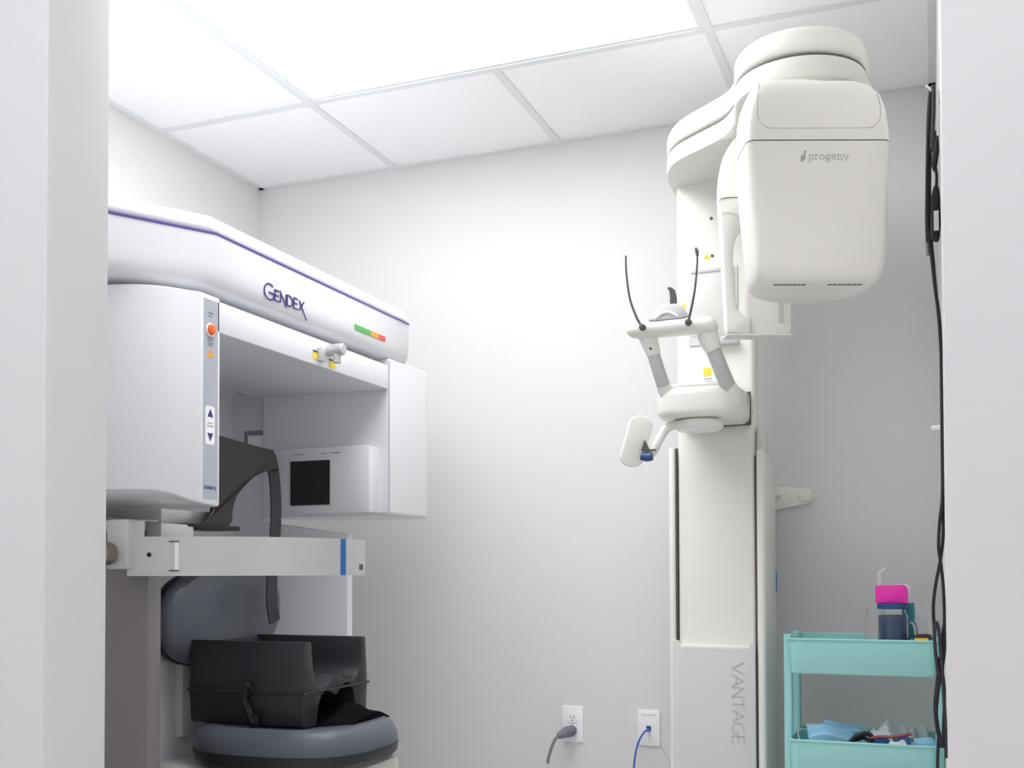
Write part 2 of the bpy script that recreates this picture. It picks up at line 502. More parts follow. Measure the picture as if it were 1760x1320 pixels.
# tower: back panel, side walls, base
part('tower_back', MB().box(-2.27, -1.945, 1.89, 2.70, 0.0, 1.607), 'white_cool', cb)
def wing(y0, y1):
    return MB().prism([(-2.28, 0), (-1.552, 0), (-1.552, 1.12), (-1.835, 1.16), (-1.835, 1.607), (-2.28, 1.607)], y0, y1, 'y', 0.004, 2)
part('side_wall', wing(1.848, 1.89), 'grey_dark', cb)
part('side_wall', wing(2.682, 2.712), 'white_cool', cb)
part('base_plate', MB().box(-2.28, -1.0, 1.80, 2.76, 0.0, 0.06, 0.02), 'grey_panel', cb)
col = part('chair_column', MB().box(-1.93, -1.76, 2.10, 2.46, 0.06, 0.80, 0.01), 'white_cool', cb)
bel = MB()
for k in range(9):
    z = 0.08 + k * 0.06
    bel.box(-1.90, -1.74, 1.93, 2.07, z, z + 0.035, 0.006)
part('bellows', bel, 'black', cb, 'black folded bellows')
part('lift_rail', MB().box(-1.83, -1.73, 1.905, 1.93, 0.06, 0.85, 0.004), 'white_cool', cb)
part('rating_label', MB().box(-1.762, -1.758, 2.085, 2.135, 0.72, 0.80), 'plate_white', cb, 'white rating label')
tt = MB()
for z in (0.785, 0.775, 0.765, 0.752, 0.745, 0.738):
    tt.box(-1.759, -1.757, 2.09, 2.125, z, z + 0.003)
part('fine_print', tt, 'print_grey', cb)
part('pivot_bracket', MB().box(-1.78, -1.70, 2.00, 2.05, 0.73, 0.86, 0.006), 'white_cool', cb)
# label plate on the inner side wall and small shelf bar
pl = part('wall_label', MB().box(-1.90, -1.80, 2.676, 2.683, 1.36, 1.43, 0.002), 'print_grey', cb)
part('label_card', MB().box(-1.885, -1.80, 2.674, 2.678, 1.375, 1.415), 'plate_white', pl)
part('light_bar', MB().box(-1.95, -1.93, 2.40, 2.69, 1.542, 1.552), 'plate_white', cb)
# head-rest support arm, slider block and cup
hs = part('headrest_arm', MB().box(-1.95, -1.66, 2.02, 2.23, 1.122, 1.16, 0.004), 'silver', cb)
part('slider_block', MB().box(-1.74, -1.60, 1.93, 2.06, 1.082, 1.122, 0.003), 'silver', hs)
def hp(x, y):
    # outline of the head cup, drawn in its own plane (Y, Z)
    return (2.21 + (x - 378) * 0.0025, 1.348 - (y - 750) * 0.00147)
cup_o = [hp(366, 752), hp(378, 750), hp(420, 755), hp(452, 760), hp(459, 768), hp(464, 796)] + [hp(*q) for q in smooth2([(455, 795), (430, 812), (408, 842), (398, 868), (396, 893), (388, 903), (372, 906)], 3)] + [hp(322, 908), hp(334, 901), hp(350, 892), hp(361, 878), hp(364, 864)]
cup = MB().prism(cup_o, -1.648, -1.634, 'x', 0.003, 1, 0.9)
def cupf(v):
    d = v.y - 2.25
    return (v.x + (0.9 * d * d if d > 0 else 1.2 * d * d), v.y, v.z)
cup.fn(cupf)
cupo = part('head_cup', cup, 'brown_plastic', cb, 'dark brown head rest cup')
tng = MB().prism([(-1.70, 2.035), (-1.60, 2.035), (-1.60, 2.24), (-1.70, 2.24)], 1.114, 1.125, 'z', 0.003)
part('cup_foot', tng, 'black', cupo)
# hanging head strap
def ribbon(cl, wd, th):
    """strap hanging in the Y-Z plane: centre line of (x, y, z)"""
    rg = []
    P = [Vector(p) for p in smooth2(cl, 6)]
    for i, p in enumerate(P):
        t = (P[min(i + 1, len(P) - 1)] - P[max(i - 1, 0)]).normalized()
        side = Vector((1, 0, 0)).cross(t).normalized()
        nn = Vector((1, 0, 0))
        rg.append([p + side * wd / 2 + nn * th / 2, p + side * wd / 2 - nn * th / 2, p - side * wd / 2 - nn * th / 2, p - side * wd / 2 + nn * th / 2])
    return MB().rings(rg)
st = ribbon([(-1.625, 2.395, 1.325), (-1.622, 2.418, 1.27), (-1.620, 2.425, 1.18), (-1.618, 2.415, 1.08), (-1.612, 2.395, 0.99), (-1.607, 2.388, 0.93), (-1.606, 2.40, 0.882)], 0.046, 0.004)
part('head_strap', st, 'strap', cb, 'dark hanging head strap')
# chair
cx, cyy = -1.452, 2.27
seat_prof = [(0.80, 0.560), (0.93, 0.566), (0.985, 0.585), (1.0, 0.602), (0.985, 0.622), (0.94, 0.642), (0.86, 0.653), (0.6, 0.648), (0.3, 0.642), (0.02, 0.640)]
SE = superell(0.23, 0.208, 2.9, 48)
def seatmb(p):
    m_ = MB().rings([[Vector((cx + a * k, cyy + b * k, z)) for a, b in SE] for k, z in p])
    return m_
seat = part('seat', seatmb(seat_prof), 'vinyl', cb, 'dark grey padded seat')
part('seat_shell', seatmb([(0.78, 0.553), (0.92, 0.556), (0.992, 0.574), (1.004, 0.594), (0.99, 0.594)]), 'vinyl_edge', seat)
part('seat_support', MB().box(-1.80, -1.25, 2.08, 2.42, 0.50, 0.553, 0.01), 'cover_grey', cb)
BS = superell(0.240, 0.125, 2.5, 44)
bprof = [(0.86, -0.034), (0.97, -0.026), (1.0, -0.010), (0.985, 0.006), (0.93, 0.020), (0.8, 0.028), (0.5, 0.026), (0.03, 0.022)]
bk = MB().rings([[Vector((-1.70 + t, 2.312 + a * k, 0.905 + b * k + 0.06 * a)) for a, b in BS] for k, t in bprof])
bko = part('backrest', bk, 'vinyl', cb, 'dark grey rounded padded backrest')
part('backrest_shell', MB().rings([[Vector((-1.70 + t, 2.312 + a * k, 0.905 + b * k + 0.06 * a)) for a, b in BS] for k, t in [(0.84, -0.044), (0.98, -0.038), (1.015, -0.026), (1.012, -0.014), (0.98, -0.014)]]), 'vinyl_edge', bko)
part('backrest_post', MB().box(-1.80, -1.74, 2.20, 2.40, 0.60, 0.95, 0.01), 'white_cool', cb)
# curved safety bar
path = smooth2([(-1.56, 1.800), (-1.50, 1.813), (-1.42, 1.845), (-1.335, 1.905), (-1.272, 1.995), (-1.243, 2.10), (-1.240, 2.205)], 6)
def bar(pts, z0, z1, th):
    rg = []
    P = [Vector((a, b, 0)) for a, b in pts]
    for i, p in enumerate(P):
        t = (P[min(i + 1, len(P) - 1)] - P[max(i - 1, 0)]).normalized()
        n = Vector((t.y, -t.x, 0)) * th / 2
        rg.append([p + n + Vector((0, 0, z0)), p + n + Vector((0, 0, z1)), p - n + Vector((0, 0, z1)), p - n + Vector((0, 0, z0))])
    return MB().rings(rg)
k1 = 9
sbar = part('safety_bar', bar(path[k1:], 1.004, 1.0855, 0.022), 'silver', cb, 'curved silver bar at chest height')
part('bar_root', bar(path[:k1 + 1], 1.004, 1.0855, 0.021), 'silver', cb)
P0, P1 = Vector((*path[k1 - 1], 0)), Vector((*path[k1], 0))
hg = bar([tuple(P1[:2]), tuple((P1 + (P1 - P0).normalized() * 0.008)[:2])], 1.014, 1.076, 0.0245)
part('hinge_plate', hg, 'plate_white', sbar)
for za, zb in ((1.0735, 1.0765), (1.0135, 1.0165)):
    part('hinge_gap', bar([tuple((P1 - (P1 - P0).normalized() * 0.012)[:2]), tuple((P1 + (P1 - P0).normalized() * 0.009)[:2])], za, zb, 0.025), 'gap', sbar)
e = len(path) - 1
part('blue_band', bar([path[e - 6], path[e - 5]], 1.0045, 1.085, 0.0236), 'blue', sbar, 'blue vertical stripe')
pe = Vector((*path[e - 2], 0)); pd = (Vector((*path[e - 1], 0)) - pe).normalized(); pn = Vector((pd.y, -pd.x, 0)) * 0.011
part('bar_slot', bar([tuple((pe - pd * 0.001 + pn)[:2]), tuple((pe + pd * 0.015 + pn)[:2])], 1.016, 1.029, 0.002), 'gap', sbar)
part('bar_pin', MB().lathe([(0.005, 0), (0.005, 0.004)], (-1.51, 1.798, 1.048), 'y', 14), 'black', sbar)
br = part('bar_bracket', MB().box(-1.60, -1.545, 1.775, 1.83, 1.018, 1.122, 0.005), 'silver', cb)
br2 = part('bracket_arm', MB().box(-1.95, -1.56, 1.84, 1.89, 1.10, 1.124, 0.003), 'silver', br)
kn = part('clamp_knob', MB().lathe([(0.022, -0.034), (0.0245, -0.03), (0.0245, -0.006), (0.020, 0.0)] , (-1.592, 1.776, 1.05), 'y', 10), 'metal', br, 'chrome clamp knob', smooth=20)

# child booster standing on the seat
BX0, BX1 = -1.665, -1.35
bo = thing('booster_seat', (-1.5, 2.28, 0.65), 'black plastic child booster standing on the scanner seat', 'booster seat')
prof = [(2.134, 0.66), (2.140, 0.652), (2.192, 0.652)] + smooth2([(2.198, 0.69), (2.212, 0.717), (2.232, 0.728), (2.255, 0.724), (2.279, 0.714), (2.303, 0.727), (2.326, 0.738), (2.348, 0.734), (2.364, 0.714), (2.37, 0.68)], 3) + [(2.372, 0.652), (2.424, 0.652), (2.428, 0.66), (2.434, 0.732), (2.428, 0.80), (2.424, 0.848), (2.404, 0.848)] + smooth2([(2.400, 0.81), (2.394, 0.775), (2.372, 0.752), (2.34, 0.745), (2.310, 0.753), (2.288, 0.764), (2.262, 0.757), (2.236, 0.742), (2.207, 0.736), (2.188, 0.752), (2.176, 0.79)], 3) + [(2.168, 0.848), (2.136, 0.850), (2.131, 0.80), (2.128, 0.732)]
bod = part('body', MB().prism(prof, BX0, BX1, 'x', 0.003, 2, 0.6), 'booster', bo)
part('back_wall', MB().box(BX0 - 0.004, BX0 + 0.02, 2.15, 2.415, 0.70, 0.842, 0.004), 'booster', bo)
rg = [(BX0 - 0.002, 2.126), (BX1 + 0.003, 2.126), (BX1 + 0.003, 2.436), (BX0 - 0.002, 2.436)]
rd = MB()
for i in range(4):
    a, b = rg[i], rg[(i + 1) % 4]
    rd.tube([(*a, 0.7315), (*b, 0.7315)], 0.0028, 8, 1)
part('mould_ridge', rd, 'booster', bo)
sp = MB()
sp.tube([(-1.500, 2.124, 0.755), (-1.492, 2.116, 0.74), (-1.498, 2.117, 0.715), (-1.487, 2.116, 0.69), (-1.472, 2.115, 0.662)], [0.006, 0.010, 0.008, 0.009, 0.010], 8, 4)
sp.tube([(-1.505, 2.122, 0.735), (-1.488, 2.113, 0.75), (-1.478, 2.118, 0.738)], [0.004, 0.007, 0.004], 8, 4)
part('side_strap', sp, 'black', bo, 'black side strap')
part('buckle', MB().box(-1.484, -1.456, 2.108, 2.120, 0.652, 0.682, 0.004), 'black', bo)
fb = MB()
rgs = []
for k in range(9):
    x = -1.42 + k * 0.0175
    wv = 0.012 * math.sin(k * 1.7)
    pts = [(x, 2.205 + 0.004 * k, 0.646), (x, 2.24, 0.657 + wv * 0.5), (x, 2.28, 0.668 + wv * 0.6), (x, 2.325, 0.688 - wv * 0.4), (x, 2.37, 0.682 + wv * 0.4), (x, 2.40 + 0.003 * k, 0.650)]
    sm_ = smooth2([(p[1], p[2]) for p in pts], 3)
    f_ = 1 - max(0, (k - 4) / 9)
    rgs.append([Vector((x, a, 0.643 + (b - 0.643) * f_)) for a, b in sm_])
fb.rings(rgs)
part('lap_belt', fb, 'belt', bo, 'bunched black lap belt webbing')

# ------------------------------------------------------------------ panoramic x-ray unit on the right
pano = thing('panoramic_xray_unit', (-0.57, 3.1, 0), 'tall ivory column x-ray unit with rotating head by the back wall', 'x-ray unit')
CXL, CXR, CF, CB = -0.696, -0.450, 3.0, 3.215
# fixed lower shell: two rounded rails and a back
part('left_rail', MB().prism(rrect(CXL, -0.679, CF - 0.006, CB, 0.008, 4), 0.0, 1.362, 'z', 0.006, 2, 0.8), 'ivory', pano)
rr = part('right_rail', MB().prism(rrect(-0.4515, -0.428, CF - 0.008, CB, 0.011, 5), 0.0, 1.345, 'z', 0.003, 2, 0.8), 'ivory', pano)
part('rail_cap', MB().lathe([(0.0125, 1.34), (0.0132, 1.37), (0.0120, 1.395), (0.006, 1.41)], (-0.4385, CF + 0.01, 0), 'z', 18).fn(lambda v: (v.x, v.y if v.y < CF + 0.01 else CF + 0.01 + (v.y - CF - 0.01) * 7, v.z)), 'cover_grey', rr)
part('shell_back', MB().box(-0.69, -0.44, CB - 0.03, CB, 0, 1.33), 'ivory', pano)
part('foot_plate', MB().box(-0.80, -0.40, 2.80, 3.28, 0.0, 0.035, 0.012), 'ivory', pano)
# moving inner column
colm = part('column', MB().prism(rrect(-0.672, -0.455, CF + 0.004, CF + 0.085, 0.014, 4), 0.05, 2.11, 'z'), 'ivory', pano)
part('column_spine', MB().box(-0.64, -0.49, CF + 0.08, CB, 0.05, 2.10), 'ivory_lower', colm)
# lower grey cover
cov = MB().prism([(-0.685, 0.05), (-0.4565, 0.05), (-0.4565, 0.815), (-0.468, 0.815), (-0.474, 0.802), (-0.664, 0.806), (-0.670, 0.818), (-0.685, 0.818)], CF - 0.012, CF + 0.006, 'y', 0.003, 2)
cov = part('lower_cover', cov, 'cover_grey', pano)
part('cover_lip', MB().box(-0.668, -0.470, CF - 0.0125, CF + 0.012, 0.793, 0.806, 0.004), 'ivory', cov)
V_ = [[(0, 1), (0.5, 0), (1, 1)]]
A_ = [[(0, 0), (0.5, 1), (1, 0)], [(0.2, 0.36), (0.8, 0.36)]]
N2 = [[(0, 0), (0, 1), (0.9, 0), (0.9, 1)]]
T_ = [[(0, 1), (1, 1)], [(0.5, 1), (0.5, 0)]]
G2 = [arc(0.5, 0.5, 0.5, 45, 320, 14) + [(0.97, 0.48), (0.55, 0.48)]]
E2 = [[(0.85, 1), (0, 1), (0, 0), (0.85, 0)], [(0, 0.5), (0.75, 0.5)]]
vt = place([(V_, 0.031, 1), (A_, 0.031, 1), (N2, 0.028, 1), (T_, 0.027, 1), (A_, 0.031, 1), (G2, 0.033, 1), (E2, 0.024, 1)], 0.032, 0.0035)
part('model_lettering', MB().strokes(vt, (-0.520, CF - 0.0122, 0.760), (0, 0, -1), (1, 0, 0), 0.0024, 0.0008), 'text_grey', cov, 'grey VANTAGE lettering running downwards')
part('cover_gap', MB().box(-0.6785, -0.6735, CF + 0.008, CF + 0.02, 0.82, 1.36), 'gap', colm)
part('cover_gap', MB().box(-0.4575, -0.4535, CF + 0.006, CF + 0.014, 0.06, 1.33), 'gap', colm)
part('column_joint', MB().box(-0.676, -0.4595, CF + 0.0035, CF + 0.012, 1.4485, 1.4505), 'arm_grey', colm)
# details on the upper column
yf = CF + 0.004
part('frame_panel', MB().box(-0.636, -0.498, yf - 0.004, yf + 0.004, 1.645, 1.862, 0.003), 'pad_grey', colm, smooth=20)
part('panel_recess', MB().box(-0.628, -0.506, yf - 0.006, yf + 0.0, 1.672, 1.846, 0.002), 'cover_grey', colm)
part('panel_slot', MB().box(-0.628, -0.510, yf - 0.0065, yf, 1.8515, 1.8565), 'arm_grey', colm)
part('cassette_shelf', MB().box(-0.60, -0.496, yf - 0.03, yf, 1.640, 1.658, 0.004), 'arm_grey', colm)
for x, z in ((-0.571, 2.003), (-0.569, 1.897)):
    part('screw', MB().lathe([(0.0045, -0.0015), (0.0045, 0.004)], (x, yf, z), 'y', 12), 'rod', colm)
for x, z in ((-0.584, 1.890), (-0.650, 1.757)):
    part('warning_triangle', MB().prism([(x - 0.009, z), (x + 0.009, z), (x, z + 0.017)], yf - 0.001, yf + 0.001, 'y'), 'yellow', colm, 'yellow warning triangle')
part('yellow_label', MB().box(-0.596, -0.574, yf - 0.001, yf + 0.001, 1.560, 1.582), 'yellow', colm, 'small yellow label')
fp = MB()
for z in (1.550, 1.543, 1.532):
    fp.box(-0.594, -0.572, yf - 0.0006, yf + 0.001, z, z + 0.002)
part('fine_print', fp, 'print_grey', colm)
# wall brackets
wb = part('wall_bracket', MB().prism([(-0.50, 1.190), (-0.36, 1.213), (-0.343, 1.222), (-0.338, 1.240), (-0.345, 1.258), (-0.37, 1.264), (-0.50, 1.272)], 3.352, 3.372, 'y', 0.004, 2), 'ivory', pano)
part('bracket_cap', MB().lathe([(0.004, -0.012), (0.016, -0.009), (0.019, 0.0), (0.019, 0.006)], (-0.363, 3.352, 1.238), 'y', 20), 'ivory', wb)
part('bracket_hook', MB().tube([(-0.475, 3.350, 1.243), (-0.455, 3.343, 1.245), (-0.445, 3.340, 1.238), (-0.43, 3.340, 1.236)], 0.005, 8), 'pad_grey', wb)
part('bracket_post', MB().box(-0.60, -0.47, 3.20, 3.352, 1.19, 1.27, 0.004), 'ivory', wb)
wb2 = part('wall_bracket', MB().prism([(-0.66, 1.195), (-0.735, 1.215), (-0.76, 1.24), (-0.735, 1.262), (-0.66, 1.27)], 3.352, 3.372, 'y', 0.004, 2), 'ivory', pano)
# overhead arm: plan outline sweeping from the column to the round bearing
BC = Vector((-0.261, 2.40))
ccw = arc(BC.x, BC.y, 0.140, 195, 360, 22)
plan = smooth2([(-0.690, 3.20), (-0.690, 3.02), (-0.672, 2.90), (-0.615, 2.76), (-0.53, 2.63), (-0.452, 2.53), (-0.412, 2.45)], 5) + ccw + smooth2([(-0.118, 2.45), (-0.16, 2.56), (-0.25, 2.72), (-0.36, 2.88), (-0.44, 3.0), (-0.446, 3.20)], 5)
def rise(v):
    t = max(0, min(1, (v.y - 2.45) / 0.5))
    return (v.x, v.y, v.z + 0.078 * t * t * (3 - 2 * t))
up_ = MB().prism(plan, 2.077, 2.143, 'z', 0.025, 5, 0.9)
arm = part('overhead_arm', up_.fn(rise), 'ivory', pano)
def inset(p, k):
    return [(a + (BC.x - a) * k, b + (BC.y - b) * k) for a, b in p]
part('arm_underside', MB().prism(plan, 2.030, 2.0755, 'z', 0.006, 2, 0.9).fn(rise), 'ivory_lower', arm)
part('arm_seam', MB().prism(inset(plan, 0.012), 2.0745, 2.0782, 'z').fn(rise), 'gap', arm)
# rotating C-arm, built in its own turned frame (local x sideways, local y away from the door)
RZ = Matrix.Rotation(YAW, 4, 'Z')
hubc = Vector((0.632, 2.33))
part('bearing_hub', MB().lathe([(0.105, 1.96), (0.112, 1.975), (0.112, 2.031)], (hubc.x, hubc.y, 0)).xf(RZ), 'arm_grey', pano)
yk = part('yoke', MB().prism([(0.47, 2.06), (0.56, 2.05), (0.63, 2.06), (0.69, 2.15), (0.715, 2.36), (0.68, 2.52), (0.64, 2.56), (0.55, 2.56), (0.535, 2.40), (0.515, 2.2)], 1.85, 1.962, 'z', 0.012, 3, 0.3).xf(RZ), 'ivory', pano)
# tube head, lofted upward
def sec(z, x0, x1, y0, y1, rf, rb):
    pts = arc(x1 - rf, y0 + rf, rf, -90, 0, 6) + arc(x1 - rb, y1 - rb, rb, 0, 90, 10) + arc(x0 + rb, y1 - rb, rb, 90, 180, 10) + arc(x0 + rf, y0 + rf, rf, 180, 270, 6)
    return [Vector((a, b, z)) for a, b in pts]
low = MB().rings([sec(1.523, 0.452, 0.645, 1.905, 2.052, 0.03, 0.092), sec(1.5265, 0.444, 0.652, 1.893, 2.062, 0.024, 0.095), sec(1.535, 0.438, 0.657, 1.885, 2.068, 0.02, 0.098),
                  sec(1.552, 0.434, 0.661, 1.881, 2.072, 0.016, 0.10), sec(1.60, 0.430, 0.664, 1.880, 2.075, 0.015, 0.10), sec(1.70, 0.4215, 0.669, 1.880, 2.075, 0.015, 0.10), sec(1.769, 0.417, 0.6715, 1.880, 2.075, 0.015, 0.10)])
th = part('tube_head', low.xf(RZ), 'ivory', pano)
part('tube_seam', MB().rings([sec(1.7685, 0.4182, 0.6703, 1.8812, 2.074, 0.015, 0.10), sec(1.7715, 0.4182, 0.6703, 1.8812, 2.074, 0.015, 0.10)]).xf(RZ), 'gap', th)
lid = MB().rings([sec(1.7712, 0.417, 0.6715, 1.880, 2.075, 0.015, 0.10), sec(1.80, 0.4185, 0.670, 1.8815, 2.075, 0.016, 0.10), sec(1.835, 0.4215, 0.667, 1.885, 2.072, 0.018, 0.09), sec(1.862, 0.427, 0.661, 1.892, 2.068, 0.022, 0.08), sec(1.880, 0.434, 0.652, 1.902, 2.060, 0.026, 0.07), sec(1.894, 0.446, 0.639, 1.920, 2.050, 0.03, 0.05), sec(1.901, 0.462, 0.622, 1.945, 2.035, 0.03, 0.04), sec(1.903, 0.48, 0.60, 1.965, 2.02, 0.02, 0.02)])
lido = part('tube_lid', lid.xf(RZ), 'ivory', pano)
def lidy(z):
    for (za, ya), (zb, yb) in zip([(1.7712, 1.880), (1.80, 1.8815), (1.835, 1.885), (1.862, 1.892), (1.880, 1.902)], [(1.80, 1.8815), (1.835, 1.885), (1.862, 1.892), (1.880, 1.902), (1.894, 1.920)]):
        if za <= z <= zb:
            return ya + (yb - ya) * (z - za) / (zb - za)
    return 1.935
gl = arc(0.462, 1.818, 0.026, 180, 270, 6) + arc(0.627, 1.818, 0.026, 270, 360, 6)
gl = [(0.446, 1.886), (0.437, 1.85)] + gl + [(0.6525, 1.85), (0.642, 1.886)]
part('lid_groove', MB().tube([(a, lidy(b) + 0.0004, b) for a, b in gl], 0.0009, 6, 2).xf(RZ), 'arm_grey', lido)
# progeny lettering and mark
def serif(x, y, w_=0.28):
    return [(x - w_, y), (x + w_, y)]
p_ = [[(0.2, -0.5), (0.2, 0.95)], [(0.0, 0.95), (0.2, 0.95)], serif(0.2, -0.5, 0.22), arc(0.55, 0.47, 0.38, 120, -120, 12, 0.47)]
r_ = [[(0.25, 0), (0.25, 0.95)], [(0.0, 0.95), (0.25, 0.95)], serif(0.25, 0, 0.25), [(0.25, 0.65), (0.5, 0.92), (0.8, 0.88)]]
o_ = [arc(0.5, 0.48, 0.45, 0, 360, 18, 0.47)]
g_ = [arc(0.42, 0.62, 0.34, 0, 360, 14, 0.32), [(0.7, 0.88), (0.98, 0.98)], [(0.22, 0.35), (0.15, 0.15), (0.75, 0.05), (0.92, -0.2), (0.6, -0.5), (0.2, -0.48), (0.05, -0.22), (0.22, 0.05)]]
e_ = [[(0.08, 0.52), (0.9, 0.52)] + arc(0.5, 0.5, 0.42, 5, 320, 14, 0.48)]
n_ = [[(0.2, 0), (0.2, 0.95)], [(0, 0.95), (0.2, 0.95)], serif(0.2, 0, 0.2), [(0.2, 0.65), (0.42, 0.92), (0.68, 0.9), (0.8, 0.68), (0.8, 0)], serif(0.8, 0, 0.2)]
y_ = [[(0.1, 0.95), (0.52, 0.03)], [(0.95, 0.95), (0.4, -0.42), (0.12, -0.48)], serif(0.1, 0.95, 0.18), serif(0.92, 0.95, 0.14)]
pt = place([(p_, 0.0092, 1), (r_, 0.0072, 1), (o_, 0.0092, 1), (g_, 0.0092, 1), (e_, 0.0085, 1), (n_, 0.0100, 1), (y_, 0.0090, 1)], 0.0088, 0.0013)
part('brand_lettering', MB().strokes(pt, (0.5245, 1.8802, 1.7355), (1, 0, 0), (0, 0, 1), 0.0011, 0.0007).xf(RZ), 'text_dark_grey', th, 'faint grey progeny lettering')
lg = MB()
lg.prism([(0.5105, 1.7305), (0.5185, 1.7355), (0.5185, 1.7465), (0.5105, 1.7415)], 1.8795, 1.8805, 'y')
lg.prism([(0.5150, 1.7455), (0.5205, 1.7485), (0.5195, 1.7525), (0.5165, 1.7505)], 1.8795, 1.8805, 'y')
part('brand_mark', lg.xf(RZ), 'text_dark_grey', th, 'small grey leaf mark')
vs = MB()
for a, b in ((0.470, 0.528), (0.566, 0.628)):
    n_seg = 7
    for k in range(n_seg):
        x = a + (b - a) * k / n_seg
        vs.box(x, x + (b - a) / n_seg * 0.8, 1.912, 1.918, 1.5222, 1.5236)
part('vent_slots', vs.xf(RZ), 'gap', th)
# detector side: head, handle, sweeping arm
dh = part('detector_head', MB().prism([(0.553, 1.562), (0.648, 1.566), (0.654, 1.575), (0.654, 1.90), (0.551, 1.90)], 2.50, 2.535, 'y', 0.006, 2).xf(RZ), 'ivory', pano)
part('detector_slot', MB().box(0.624, 0.636, 2.4985, 2.51, 1.59, 1.86).xf(RZ), 'arm_grey', dh)
part('detector_edge', MB().box(0.6365, 0.640, 2.4975, 2.51, 1.585, 1.86).xf(RZ), 'ivory_lower', dh)
hd = MB()
lo_ = smooth2([(0.500, 1.566), (0.4985, 1.62), (0.494, 1.72), (0.489, 1.82), (0.486, 1.88), (0.488, 1.93), (0.500, 1.985), (0.522, 2.02), (0.548, 2.045)], 4)
hi_ = [(0.62, 2.045), (0.64, 2.0), (0.65, 1.9), (0.56, 1.872)] + smooth2([(0.552, 1.835), (0.544, 1.815), (0.532, 1.80), (0.520, 1.775), (0.5165, 1.74), (0.519, 1.68), (0.524, 1.635), (0.534, 1.612), (0.556, 1.604)], 3) + [(0.556, 1.562)]
outl = lo_ + hi_
hd.prism(outl, 2.488, 2.528, 'y', 0.005, 2, 0.7)
part('detector_arm', hd.xf(RZ), 'ivory', dh)
part('arm_joint', MB().tube([(0.4845, 2.4868, 1.872), (0.492, 2.4868, 1.879), (0.52, 2.4866, 1.881), (0.556, 2.4866, 1.879)], 0.0009, 6, 3).xf(RZ), 'gap', dh)
part('arm_joint', MB().tube([(0.486, 2.4868, 1.842), (0.50, 2.4868, 1.846), (0.522, 2.4866, 1.840), (0.543, 2.4866, 1.822), (0.549, 2.4866, 1.79)], 0.0006, 6, 3).xf(RZ), 'arm_grey', dh)
part('detector_base', MB().box(0.500, 0.652, 2.488, 2.533, 1.5575, 1.563, 0.002).xf(RZ), 'ivory_lower', dh)
# patient positioner
bp = [(-0.656, 2.72), (-0.640, 2.648), (-0.596, 2.612), (-0.49, 2.615), (-0.448, 2.65), (-0.438, 2.74), (-0.4645, 2.985), (-0.648, 2.985)]
bs = MB().prism(smooth2(bp[:6], 3) + bp[6:], 1.392, 1.466, 'z', 0.020, 4, 0.6)
bs.fn(lambda v: (v.x, v.y, v.z + (v.y - 2.62) * (0.10 if v.z > 1.43 else 0.06)))
ps = part('positioner_base', bs, 'ivory', pano)
part('base_gasket', MB().box(-0.654, -0.4628, 2.983, 2.995, 1.4125, 1.505, 0.003), 'gap', ps)
part('size_label', MB().prism([(2.80, 1.447), (2.87, 1.452), (2.87, 1.477), (2.80, 1.472)], -0.4505, -0.4475, 'x').fn(lambda v: (v.x - (v.y - 2.74) * 0.108 + 0.0105, v.y, v.z)), 'arm_grey', ps)
part('base_dish', MB().rings([[Vector((-0.548 + a * k, 2.705 + b * k, z)) for a, b in superell(0.085, 0.06, 2.4, 32)] for k, z in ((1.0, 1.467), (1.02, 1.475), (0.95, 1.481), (0.5, 1.476), (0.05, 1.474))]), 'ivory', ps)
lft = [(-0.648, 2.592, 1.585), (-0.640, 2.598, 1.55), (-0.628, 2.615, 1.50), (-0.615, 2.65, 1.44)]
rgt = [(-0.505, 2.592, 1.590), (-0.492, 2.598, 1.55), (-0.472, 2.62, 1.49), (-0.455, 2.66, 1.435)]
part('handle_grip', MB().tube(lft[1:], [0.0160, 0.0165, 0.0175], 16), 'arm_grey', ps)
part('handle_grip', MB().tube(rgt[1:], [0.0180, 0.0190, 0.0200], 16), 'arm_grey', ps)
part('handle_foot', MB().tube([(-0.6225, 2.628, 1.475), (-0.612, 2.652, 1.442), (-0.598, 2.69, 1.415)], [0.0180, 0.0195, 0.016], 16), 'ivory', ps)
part('handle_foot', MB().tube([(-0.464, 2.638, 1.466), (-0.455, 2.66, 1.438), (-0.465, 2.69, 1.415)], [0.0205, 0.023, 0.02], 16), 'ivory', ps)
part('handle_collar', MB().tube([(-0.662, 2.588, 1.606), (-0.648, 2.592, 1.580), (-0.639, 2.5985, 1.546)], [0.020, 0.022, 0.0168], 16), 'ivory', ps)
part('handle_collar', MB().tube([(-0.506, 2.588, 1.606), (-0.502, 2.592, 1.58), (-0.490, 2.5985, 1.546)], [0.020, 0.026, 0.0188], 16), 'ivory', ps)
tb = MB().tube([(-0.700, 2.575, 1.603), (-0.690, 2.576, 1.605), (-0.66, 2.578, 1.606), (-0.58, 2.578, 1.606), (-0.52, 2.578, 1.606), (-0.498, 2.58, 1.603), (-0.486, 2.582, 1.590)], [0.006, 0.016, 0.0215, 0.022, 0.0225, 0.022, 0.012], 18, 5)
part('top_bar', tb.fn(lambda v: (v.x, 2.578 + (v.y - 2.578) * 1.35, v.z)), 'ivory', ps)
part('chin_rest', MB().prism([(-0.642, 1.622), (-0.636, 1.631), (-0.617, 1.655), (-0.60, 1.659), (-0.565, 1.657), (-0.558, 1.651), (-0.546, 1.632), (-0.548, 1.625), (-0.56, 1.622)], 2.552, 2.59, 'y', 0.0015, 2), 'pad_grey', ps)
part('chin_ridge', MB().tube([(-0.625, 2.551, 1.624), (-0.61, 2.550, 1.634), (-0.595, 2.550, 1.638), (-0.58, 2.550, 1.634), (-0.568, 2.551, 1.625)], 0.003, 8), 'plate_white', ps)
